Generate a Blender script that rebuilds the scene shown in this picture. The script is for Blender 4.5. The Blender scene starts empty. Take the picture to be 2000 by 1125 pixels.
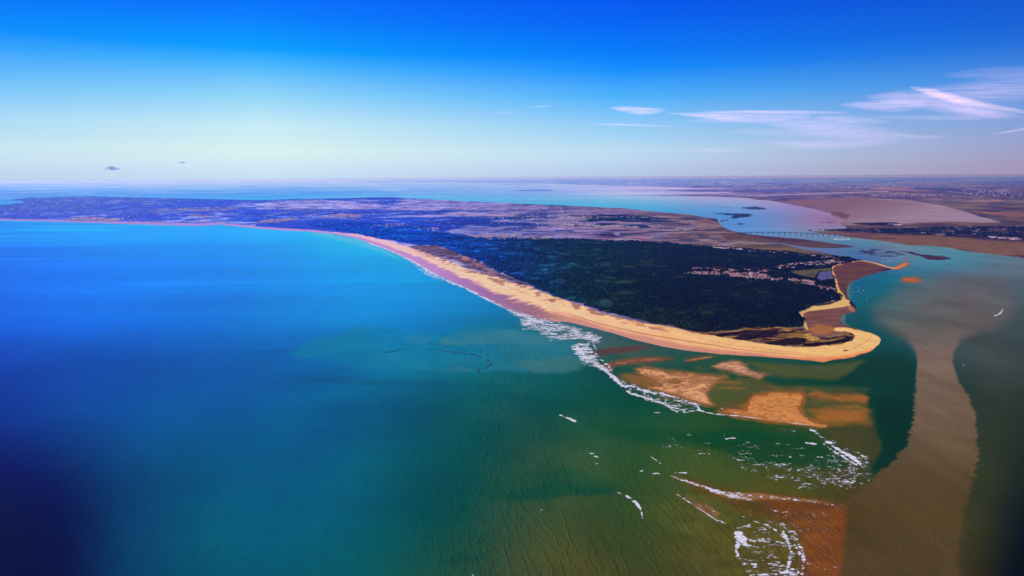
import bpy, bmesh, math, random
import numpy as np
from mathutils import Matrix, Vector

SC = bpy.context.scene
COL = SC.collection
rng = np.random.default_rng(7)
random.seed(7)
R = math.radians

# ------------------------------------------------------------------ camera
H = 1000.0                       # flying height in metres
F = 1303.0                       # focal length in pixels of a 2000 px wide picture
HOR0, HORS = 353.0, -0.0065      # the horizon line (it leans a little)
def hor(x): return HOR0 + HORS * np.asarray(x, float)
def _ray(x, y):
    return np.stack([np.asarray(x, float) - 1000.0, -(np.asarray(y, float) - 562.5), np.full(np.shape(x), -F)], -1)
_a, _b = _ray(0.0, hor(0.0)), _ray(2000.0, hor(2000.0))
_up = np.cross(_b, _a); _up /= np.linalg.norm(_up)
if _up[1] < 0: _up = -_up
_fw = np.array([0, 0, -1.0]); _fw -= _up * _fw.dot(_up); _fw /= np.linalg.norm(_fw)
_rt = np.cross(_fw, _up)
RW = np.stack([_rt, _fw, _up])   # camera space -> world space
def ground(x, y, z=0.0):
    """the point of the ground that a pixel of the photograph shows"""
    d = _ray(x, y) @ RW.T
    t = (H - z) / np.maximum(-d[..., 2], 1e-3)
    return d[..., 0] * t, d[..., 1] * t

cam = bpy.data.cameras.new('camera')
cam.sensor_width = 36.0
cam.lens = 36.0 * F / 2000.0
cam.clip_start = 1.0
cam.clip_end = 2.0e6
co = bpy.data.objects.new('camera', cam)
co.matrix_world = Matrix.Translation((0, 0, H)) @ Matrix([list(r) for r in RW]).to_4x4()
COL.objects.link(co)
SC.camera = co

# ------------------------------------------------------------------ world
SUN_EL, SUN_AZ = 46.0, -62.0     # degrees; azimuth measured from +Y towards +X
W = bpy.data.worlds.new('World'); SC.world = W; W.use_nodes = True
nt = W.node_tree; nt.nodes.clear()
def N(t, nt, **kw):
    n = nt.nodes.new(t)
    for k, v in kw.items(): setattr(n, k, v)
    return n
def L(nt, a, b): nt.links.new(a, b)
def lin(c):
    return [((v / 255.0) / 12.92 if v / 255.0 <= 0.04045 else (((v / 255.0) + 0.055) / 1.055) ** 2.4) for v in c]
def mth(nt, op, a, b=None, c=None, clamp=False):
    n = N('ShaderNodeMath', nt, operation=op, use_clamp=clamp)
    for i, v in enumerate((a, b, c)):
        if v is None: continue
        if isinstance(v, (int, float)): n.inputs[i].default_value = v
        else: L(nt, v, n.inputs[i])
    return n.outputs[0]
def ramp(nt, fac, stops, interp='LINEAR'):
    n = N('ShaderNodeValToRGB', nt); n.color_ramp.interpolation = interp
    e = n.color_ramp.elements
    while len(e) > 1: e.remove(e[-1])
    e[0].position = stops[0][0]; e[0].color = (*stops[0][1], 1)
    for p, c in stops[1:]:
        k = e.new(p); k.color = (*c, 1)
    if fac is not None: L(nt, fac, n.inputs[0])
    return n.outputs[0]
def mixc(nt, f, a, b, mode='MIX'):
    n = N('ShaderNodeMix', nt, data_type='RGBA', blend_type=mode)
    for i, v in ((0, f), (6, a), (7, b)):
        if isinstance(v, (int, float)): n.inputs[i].default_value = v
        elif isinstance(v, (tuple, list)): n.inputs[i].default_value = (*v[:3], 1)
        else: L(nt, v, n.inputs[i])
    return n.outputs[2]

sky = N('ShaderNodeTexSky', nt, sky_type='NISHITA', sun_disc=False)
sky.sun_elevation = R(SUN_EL); sky.sun_rotation = R(SUN_AZ)
sky.altitude = 1000; sky.air_density = 1.0; sky.dust_density = 0.3; sky.ozone_density = 4.0
tc = N('ShaderNodeTexCoord', nt)
sp = N('ShaderNodeSeparateXYZ', nt); L(nt, tc.outputs['Generated'], sp.inputs[0])
elev = mth(nt, 'MULTIPLY', mth(nt, 'ARCSINE', sp.outputs[2]), 180 / math.pi)
azi = mth(nt, 'MULTIPLY', mth(nt, 'ARCTAN2', sp.outputs[0], sp.outputs[1]), 180 / math.pi)
es = mth(nt, 'POWER', mth(nt, 'DIVIDE', mth(nt, 'MAXIMUM', elev, 0.0), 90.0, clamp=True), 0.5)
def pe(e): return (max(e, 0) / 90.0) ** 0.5
SKA = [(0, (196, 222, 246)), (0.6, (202, 228, 247)), (1.1, (210, 234, 246)), (2.2, (218, 242, 240)), (4.2, (200, 236, 247)), (6.5, (145, 213, 250)),
       (8.6, (75, 185, 252)), (9.8, (0, 160, 255)), (12.2, (0, 126, 255)), (15, (0, 98, 252)), (22, (0, 84, 225)), (50, (0, 62, 180)), (90, (0, 50, 150))]
SKB = [(0, (178, 200, 236)), (0.6, (184, 205, 238)), (1.1, (188, 213, 242)), (2.2, (188, 221, 243)), (4.2, (146, 205, 248)), (6.5, (76, 178, 252)),
       (8.6, (14, 142, 255)), (9.8, (0, 124, 252)), (12.2, (0, 100, 245)), (15, (0, 78, 238)), (22, (0, 68, 215)), (50, (0, 56, 172)), (90, (0, 50, 150))]
SKC = [(0, (160, 148, 180)), (0.6, (162, 150, 184)), (1.1, (160, 154, 190)), (2.2, (150, 160, 204)), (4.2, (122, 158, 220)), (6.5, (76, 138, 224)),
       (8.6, (34, 108, 216)), (9.8, (22, 96, 212)), (12.2, (14, 80, 204)), (15, (6, 62, 192)), (22, (4, 58, 180)), (50, (2, 50, 160)), (90, (0, 50, 150))]
ra, rb, rc = [ramp(nt, es, [(pe(e), lin(c)) for e, c in S]) for S in (SKA, SKB, SKC)]
daz = mth(nt, 'ABSOLUTE', mth(nt, 'ADD', azi, 20.0))
wv = mth(nt, 'DIVIDE', daz, 58.0, clamp=True)
k1 = mixc(nt, mth(nt, 'MULTIPLY', wv, 2.0, clamp=True), ra, rb)
k2 = mixc(nt, mth(nt, 'SUBTRACT', mth(nt, 'MULTIPLY', wv, 2.0), 1.0, clamp=True), k1, rc)
SKYK = 0.1
skyc = mixc(nt, 1.0, k2, (1 / SKYK,) * 3, 'MULTIPLY')
fin = mixc(nt, 0.015, skyc, sky.outputs[0])
bg = N('ShaderNodeBackground', nt); bg.inputs[1].default_value = SKYK
L(nt, fin, bg.inputs[0])
wo = N('ShaderNodeOutputWorld', nt); L(nt, bg.outputs[0], wo.inputs[0])

sl = bpy.data.lights.new('sun', 'SUN'); sl.energy = 3.6; sl.angle = R(0.53); sl.color = (1.0, 0.95, 0.87)
so = bpy.data.objects.new('sun', sl); COL.objects.link(so)
sd_ = Vector((math.sin(R(SUN_AZ)) * math.cos(R(SUN_EL)), math.cos(R(SUN_AZ)) * math.cos(R(SUN_EL)), math.sin(R(SUN_EL))))
so.rotation_euler = sd_.to_track_quat('Z', 'Y').to_euler(); so.location = (0, 0, 3000)
SC.view_settings.view_transform = 'Standard'; SC.view_settings.look = 'None'
SC.view_settings.exposure = 0.0; SC.view_settings.gamma = 1.0; SC.view_settings.use_curve_mapping = False
SC.render.engine = 'CYCLES'
SC.cycles.max_bounces = 5; SC.cycles.volume_bounces = 1; SC.cycles.transparent_max_bounces = 12
SC.cycles.use_denoising = True; SC.cycles.denoising_input_passes = 'RGB_ALBEDO_NORMAL'; SC.cycles.denoising_prefilter = 'ACCURATE'

# ------------------------------------------------------------------ haze
def box_mesh(name, x0, x1, y0, y1, z0, z1):
    v = [(x, y, z) for z in (z0, z1) for y in (y0, y1) for x in (x0, x1)]
    f = [(0, 2, 3, 1), (4, 5, 7, 6), (0, 1, 5, 4), (2, 6, 7, 3), (0, 4, 6, 2), (1, 3, 7, 5)]
    me = bpy.data.meshes.new(name); me.from_pydata(v, [], f); return me
FAR = 300000.0
HAZE_D = 1.6e-5
HAZE_C = (0.09, 0.38, 1.0)
hz = bpy.data.objects.new('haze', box_mesh('haze', -330000, 330000, -60000, 330000, -30, 1012))
COL.objects.link(hz); hz['kind'] = 'stuff'; hz['label'] = 'thin blue haze lying over the sea and the low land'
hm = bpy.data.materials.new('haze'); hm.use_nodes = True; hm.node_tree.nodes.clear()
pv = N('ShaderNodeVolumePrincipled', hm.node_tree)
pv.inputs['Color'].default_value = (*HAZE_C, 1)
pv.inputs['Absorption Color'].default_value = (1, 1, 1, 1)
pv.inputs['Density'].default_value = HAZE_D
pv.inputs['Anisotropy'].default_value = 0.55
ho = N('ShaderNodeOutputMaterial', hm.node_tree); L(hm.node_tree, pv.outputs[0], ho.inputs['Volume'])
hz.data.materials.append(hm)

# ------------------------------------------------------------------ numpy helpers
def _hash(ix, iy, s):
    h = (ix.astype(np.int64) * 374761393 + iy.astype(np.int64) * 668265263 + s * 1442695041) & 0xffffffff
    h = ((h ^ (h >> 13)) * 1274126177) & 0xffffffff
    h = (h ^ (h >> 16)) & 0xffffff
    return h.astype(np.float32) / float(0xffffff)
def vn(x, y, s=0):
    ix = np.floor(x); iy = np.floor(y); fx = x - ix; fy = y - iy
    fx = fx * fx * (3 - 2 * fx); fy = fy * fy * (3 - 2 * fy)
    ix = ix.astype(np.int64); iy = iy.astype(np.int64)
    a = _hash(ix, iy, s); b = _hash(ix + 1, iy, s); c = _hash(ix, iy + 1, s); d = _hash(ix + 1, iy + 1, s)
    return (a * (1 - fx) + b * fx) * (1 - fy) + (c * (1 - fx) + d * fx) * fy
def fbm(x, y, o=4, s=0):
    t = 0; a = 1.0; n = 0
    for i in range(o):
        t = t + a * vn(x * 2 ** i + 17.3 * i, y * 2 ** i - 9.1 * i, s + i); n += a; a *= 0.5
    return t / n            # 0..1
def sst(a, b, x):
    t = np.clip((x - a) / (b - a), 0, 1); return t * t * (3 - 2 * t)
def psd(px, py, poly):
    """signed distance in px to a closed outline, inside positive"""
    P = np.asarray(poly, float); Q = np.roll(P, -1, 0)
    d2 = np.full(px.shape, 1e18); ins = np.zeros(px.shape, bool)
    for (x0, y0), (x1, y1) in zip(P, Q):
        ex, ey = x1 - x0, y1 - y0
        wx, wy = px - x0, py - y0
        t = np.clip((wx * ex + wy * ey) / (ex * ex + ey * ey + 1e-12), 0, 1)
        d2 = np.minimum(d2, (wx - ex * t) ** 2 + (wy - ey * t) ** 2)
        if y0 != y1:
            c = ((y0 > py) != (y1 > py)) & (px < (x1 - x0) * (py - y0) / (y1 - y0) + x0)
            ins ^= c
    return np.where(ins, 1, -1) * np.sqrt(d2)
def pline(px, py, pts):
    """distance in px to an open line, and the running length at the nearest point, and the side"""
    P = np.asarray(pts, float)
    best = np.full(px.shape, 1e18); s_ = np.zeros(px.shape); side = np.zeros(px.shape); run = 0.0
    for (x0, y0), (x1, y1) in zip(P[:-1], P[1:]):
        ex, ey = x1 - x0, y1 - y0; ln = math.hypot(ex, ey)
        wx, wy = px - x0, py - y0
        t = np.clip((wx * ex + wy * ey) / (ln * ln), 0, 1)
        d = (wx - ex * t) ** 2 + (wy - ey * t) ** 2
        m = d < best
        best = np.where(m, d, best); s_ = np.where(m, run + t * ln, s_)
        side = np.where(m, np.sign(ex * wy - ey * wx), side)
        run += ln
    return np.sqrt(best), s_, side

class Field:
    """points of the ground with what lies there"""
    def __init__(f, px, py):
        f.px, f.py = px, py
        f.X, f.Y = ground(px, py)
        f.d = np.hypot(f.X, f.Y)
        f.col = np.zeros(px.shape + (3,))
    def sel(f, poly, pad):
        P = np.asarray(poly, float)
        return np.nonzero((f.px > P[:, 0].min() - pad) & (f.px < P[:, 0].max() + pad) & (f.py > P[:, 1].min() - pad) & (f.py < P[:, 1].max() + pad))
    def mask(f, poly, fe=1.0, warp=0.0, ws=60.0, seed=3):
        m = np.zeros(f.px.shape)
        i = f.sel(poly, fe + warp + 2)
        sd = psd(f.px[i], f.py[i], poly)
        if warp: sd = sd + warp * 2 * (fbm(f.X[i] / ws, f.Y[i] / ws, 4, seed) - 0.5)
        m[i] = sst(-fe, fe, sd)
        return m
    def paint(f, poly, c, fe=1.0, a=1.0, warp=0.0, ws=60.0, seed=3, mul=None):
        m = f.mask(poly, fe, warp, ws, seed) * a
        if mul is not None: m = m * mul
        f.col += (np.asarray(c, float) - f.col) * m[..., None]
        return m
    def blend(f, m, c):
        f.col += (np.asarray(c, float) - f.col) * m[..., None]

def grid(xs, vs):
    """a net over the ground: columns fan out from below the aeroplane, rows are lines across"""
    x, v = np.meshgrid(xs, vs)
    return x, hor(x) + v
def mesh_grid(name, X, Y, Z, keep, attrs, mats):
    """keep: bool per cell"""
    nr, nc = X.shape
    idx = np.arange(nr * nc).reshape(nr, nc)
    q = np.stack([idx[1:, :-1], idx[1:, 1:], idx[:-1, 1:], idx[:-1, :-1]], -1)[keep]
    used, inv = np.unique(q.ravel(), return_inverse=True)
    q = inv.reshape(-1, 4)
    me = bpy.data.meshes.new(name)
    v = np.stack([X.ravel()[used], Y.ravel()[used], Z.ravel()[used]], -1).astype(np.float32)
    me.vertices.add(len(v)); me.vertices.foreach_set('co', v.ravel())
    me.loops.add(q.size); me.loops.foreach_set('vertex_index', q.ravel().astype(np.int32))
    me.polygons.add(len(q)); me.polygons.foreach_set('loop_start', (np.arange(len(q)) * 4).astype(np.int32))
    me.polygons.foreach_set('loop_total', np.full(len(q), 4, np.int32))
    me.update(calc_edges=True)
    me.polygons.foreach_set('use_smooth', np.ones(len(q), bool))
    for k, a in attrs.items():
        if a.ndim == 3:
            at = me.attributes.new(k, 'FLOAT_COLOR', 'POINT')
            c = np.ones((len(used), 4), np.float32); c[:, :3] = a.reshape(-1, 3)[used]
            at.data.foreach_set('color', c.ravel())
        else:
            at = me.attributes.new(k, 'FLOAT', 'POINT')
            at.data.foreach_set('value', a.ravel()[used].astype(np.float32))
    for m in mats: me.materials.append(m)
    return me
def raw_mesh(name, v, q, mats, mi=None, smooth=False):
    v = np.asarray(v, np.float32); q = np.asarray(q, np.int32); k = q.shape[1]
    me = bpy.data.meshes.new(name)
    me.vertices.add(len(v)); me.vertices.foreach_set('co', v.ravel())
    me.loops.add(q.size); me.loops.foreach_set('vertex_index', q.ravel())
    me.polygons.add(len(q)); me.polygons.foreach_set('loop_start', (np.arange(len(q)) * k).astype(np.int32))
    me.polygons.foreach_set('loop_total', np.full(len(q), k, np.int32))
    for m in mats: me.materials.append(m)
    if mi is not None: me.polygons.foreach_set('material_index', np.asarray(mi, np.int32))
    if smooth: me.polygons.foreach_set('use_smooth', np.ones(len(q), bool))
    me.update(calc_edges=True)
    return me
def link(name, me, kind=None, label=None, cat=None, group=None, parent=None, loc=None):
    o = bpy.data.objects.new(name, me); COL.objects.link(o)
    if kind: o['kind'] = kind
    if label: o['label'] = label
    if cat: o['category'] = cat
    if group: o['group'] = group
    if parent: o.parent = parent
    if loc is not None: o.location = loc
    return o
def l2(c): return (np.clip(c, 0, 255) / 255.0) ** 2.2

# ------------------------------------------------------------------ materials
def new_mat(name):
    m = bpy.data.materials.new(name); m.use_nodes = True
    n = m.node_tree; b = n.nodes['Principled BSDF']; return m, n, b
def mat_plain(name, c, rough=0.8, var=0.15, scale=0.2, spec=0.3):
    m, n, b = new_mat(name)
    t = N('ShaderNodeNewGeometry', n)
    no = N('ShaderNodeTexNoise', n); no.inputs['Scale'].default_value = scale; no.inputs['Detail'].default_value = 3
    L(n, t.outputs['Position'], no.inputs['Vector'])
    f = mth(n, 'ADD', mth(n, 'MULTIPLY', no.outputs[0], 2 * var), 1 - var)
    L(n, mixc(n, 1.0, c, f, 'MULTIPLY'), b.inputs['Base Color'])
    b.inputs['Roughness'].default_value = rough; b.inputs['Specular IOR Level'].default_value = spec
    return m
def attr_base(n, name='col'):
    a = N('ShaderNodeAttribute', n); a.attribute_name = name; return a
def stretched(n, ang, sx, sy, scale, detail=4, rough=0.55, dist=0.0):
    """noise on the ground in metres, turned by ang and drawn out"""
    g = N('ShaderNodeNewGeometry', n)
    mp = N('ShaderNodeMapping', n); mp.vector_type = 'POINT'
    vr = N('ShaderNodeVectorRotate', n, rotation_type='Z_AXIS'); vr.inputs['Angle'].default_value = ang
    L(n, g.outputs['Position'], vr.inputs['Vector'])
    mp.inputs['Scale'].default_value = (1 / sx, 1 / sy, 0)
    L(n, vr.outputs[0], mp.inputs['Vector'])
    t = N('ShaderNodeTexNoise', n, noise_dimensions='3D')
    t.inputs['Scale'].default_value = scale; t.inputs['Detail'].default_value = detail
    t.inputs['Roughness'].default_value = rough; t.inputs['Distortion'].default_value = dist
    L(n, mp.outputs[0], t.inputs['Vector'])
    return t.outputs[0]

# the swell runs along this line of crests
_p = ground(np.array([1126.0, 1165.0]), np.array([885.0, 934.0]))
CREST = math.atan2(_p[1][0] - _p[1][1], _p[0][0] - _p[0][1])

def water_mat():
    m, n, b = new_mat('sea_water')
    a = attr_base(n); sw = attr_base(n, 'swell')
    # fine changes of colour in the water body
    v1 = stretched(n, 0.5, 260, 120, 1.0, 6, 0.65, 0.4)
    v2 = stretched(n, 0.35, 16, 60, 1.0, 3, 0.6)
    f = mth(n, 'ADD', mth(n, 'ADD', mth(n, 'MULTIPLY', v1, 0.30), mth(n, 'MULTIPLY', v2, 0.36)), 0.67)
    c = mixc(n, 1.0, a.outputs['Color'], f, 'MULTIPLY')
    L(n, c, b.inputs['Base Color'])
    b.inputs['Roughness'].default_value = 0.32
    b.inputs['IOR'].default_value = 1.33
    b.inputs['Specular IOR Level'].default_value = 0.008
    # chop
    chop = stretched(n, 0.35, 9, 26, 1.0, 4, 0.6)
    # swell crests: long broken ridges
    r1 = stretched(n, -CREST, 190, 34, 1.0, 3, 0.5, 0.35)
    rid = mth(n, 'SUBTRACT', 1.0, mth(n, 'MULTIPLY', mth(n, 'ABSOLUTE', mth(n, 'SUBTRACT', r1, 0.5)), 18.0, clamp=True))
    rid = mth(n, 'MULTIPLY', rid, sw.outputs['Fac'])
    hgt = mth(n, 'ADD', mth(n, 'MULTIPLY', chop, 2.6), mth(n, 'MULTIPLY', rid, 1.9))
    bp = N('ShaderNodeBump', n); bp.inputs['Strength'].default_value = 1.0; bp.inputs['Distance'].default_value = 1.0
    L(n, hgt, bp.inputs['Height']); L(n, bp.outputs[0], b.inputs['Normal'])
    return m
WATER = water_mat()
def land_mat():
    m, n, b = new_mat('land')
    a = attr_base(n)
    v1 = stretched(n, 0.3, 22, 22, 1.0, 5, 0.7)
    v2 = stretched(n, 1.1, 160, 90, 1.0, 4, 0.6)
    f = mth(n, 'MULTIPLY', mth(n, 'ADD', mth(n, 'MULTIPLY', v1, 0.5), 0.75), mth(n, 'ADD', mth(n, 'MULTIPLY', v2, 0.4), 0.8))
    L(n, mixc(n, 1.0, a.outputs['Color'], f, 'MULTIPLY'), b.inputs['Base Color'])
    b.inputs['Roughness'].default_value = 0.85; b.inputs['Specular IOR Level'].default_value = 0.12
    bp = N('ShaderNodeBump', n); bp.inputs['Strength'].default_value = 0.8; bp.inputs['Distance'].default_value = 1.5
    L(n, v1, bp.inputs['Height']); L(n, bp.outputs[0], b.inputs['Normal'])
    return m
LAND = land_mat()

# ------------------------------------------------------------------ outlines (pixels of the photograph)
COAST = [(-900, 418), (-400, 424), (0, 430), (100, 433), (200, 436), (300, 439.5), (380, 441.5), (430, 439), (480, 444), (540, 449), (600, 452), (650, 457), (700, 467),
         (740, 481), (780, 499), (820, 518), (860, 539), (900, 558), (945, 581), (990, 603), (1030, 618), (1075, 628), (1110, 629), (1149, 638), (1197, 651), (1240, 664),
         (1295, 677), (1344, 685), (1409, 692), (1490, 697), (1555, 701.5), (1607, 707.5), (1640, 702), (1669, 697), (1701, 686), (1717, 672), (1721, 663), (1716, 657),
         (1700, 650), (1670, 641), (1649, 634.5), (1641, 627), (1643, 618), (1650, 613), (1668, 611), (1673, 604), (1671, 597), (1664, 588), (1656, 583), (1655, 575),
         (1653, 567), (1656, 558), (1662, 552), (1680, 543), (1700, 536.5), (1724, 530), (1742, 526), (1755, 525), (1766, 520), (1775, 516), (1773, 512.5), (1766, 514), (1757, 517.5), (1744, 523),
         (1732, 520), (1724, 517), (1712, 513.5), (1700, 511), (1684, 508.5), (1664, 504.5), (1640, 500), (1604, 493), (1568, 486.5), (1545, 481), (1532, 478), (1520, 475.5), (1512, 474.8), (1480, 473.8),
         (1480, 473.2), (1512, 474), (1528, 475.5), (1540, 478), (1580, 483.2), (1625, 485), (1655, 484.2), (1671, 482), (1655, 479), (1610, 473), (1565, 467), (1535, 464), (1505, 461.5),
         (1475, 459), (1455, 456), (1430, 451), (1415, 445), (1405, 437.5), (1404, 433), (1400, 427.5), (1375, 424), (1350, 419.5), (1312, 416), (1275, 413), (1250, 410), (1225, 407.5),
         (1175, 405), (1100, 401), (1040, 399), (980, 396.5), (920, 393.3), (860, 390.5), (825, 388.5), (788, 387), (770, 385), (720, 385.4), (680, 386.8), (590, 388.3), (500, 391), (420, 389), (360, 387.5), (300, 386.5),
         (180, 383.6), (60, 385.8), (20, 390), (50, 395), (20, 399), (-60, 402), (-300, 400), (-900, 396)]
MAIN = [(2900, 545), (2300, 520), (2100, 511), (2000, 504.5), (1987, 502), (1967, 500), (1935, 496.5), (1900, 492.5), (1875, 488.5), (1857, 484), (1825, 481), (1775, 479), (1750, 474.5), (1725, 471),
        (1690, 467), (1660, 463.5), (1635, 459), (1605, 455.5), (1583, 452.5), (1610, 451.3), (1632, 450.5), (1650, 447), (1655, 443), (1640, 438), (1650, 430), (1628, 424), (1622, 417), (1605, 412), (1585, 407), (1550, 400.5), (1525, 395.5),
        (1500, 391.5), (1475, 390), (1462, 387), (1425, 385), (1380, 383.5), (1300, 382.6), (1222, 381.6), (1222, 381), (1300, 380.6), (1400, 378), (1440, 375), (1360, 374.5), (1297, 373.2), (1225, 373.4), (1222, 372.8), (1297, 371.8), (1350, 370), (1440, 370), (1400, 368.5),
        (1350, 367.3), (1275, 364), (1200, 362.3), (1125, 361), (1080, 358.8), (1000, 357.6), (900, 356), (820, 356), (740, 356.8), (700, 355.5), (640, 352.8), (2900, 337)]
AIX = [(996, 372.6), (1020, 373.4), (1050, 372.8), (1084, 372.6), (1076, 370.8), (1040, 370.4), (1016, 371.2)]
DUNE_LINE = [(700, 458), (765, 473), (812, 487), (855, 502), (885, 513), (905, 522), (930, 531), (965, 538), (1000, 552), (1035, 560), (1062, 573), (1100, 586), (1140, 599), (1170, 611), (1200, 619), (1262, 632), (1311, 640), (1353, 650), (1400, 657), (1440, 665), (1500, 674), (1560, 679), (1620, 676)]
FOREST = [(600, 440), (640, 447), (675, 453), (765, 470), (812, 478), (858, 480), (900, 497), (939, 511), (978, 533), (1035, 557), (1080, 578), (1140, 596), (1200, 614), (1262, 629), (1311, 637), (1353, 650),
          (1400, 650.5), (1430, 647), (1455, 642), (1490, 640), (1530, 641.5), (1560, 643), (1569, 638), (1570, 623), (1560, 612), (1566, 607), (1580, 602), (1584, 598), (1622, 589), (1640, 585), (1645, 579), (1634, 572), (1630, 560),
          (1630, 545), (1624, 530), (1622, 521), (1632, 518), (1668, 511.5), (1679, 509.5), (1664, 505), (1610, 501), (1550, 494), (1490, 491), (1445, 486), (1400, 483), (1350, 481), (1325, 477), (1225, 472), (1100, 468), (1050, 467.5), (930, 464.5), (860, 458), (855, 450), (800, 441), (700, 436), (600, 433)]
SEASIDE = [(600, 449), (560, 447), (480, 440), (430, 436), (300, 436), (200, 432), (0, 427), (-900, 415), (-900, 404), (-200, 408), (0, 404), (150, 404), (330, 410), (420, 416), (520, 425), (600, 428), (700, 433), (860, 443), (900, 455), (700, 462)]

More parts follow.
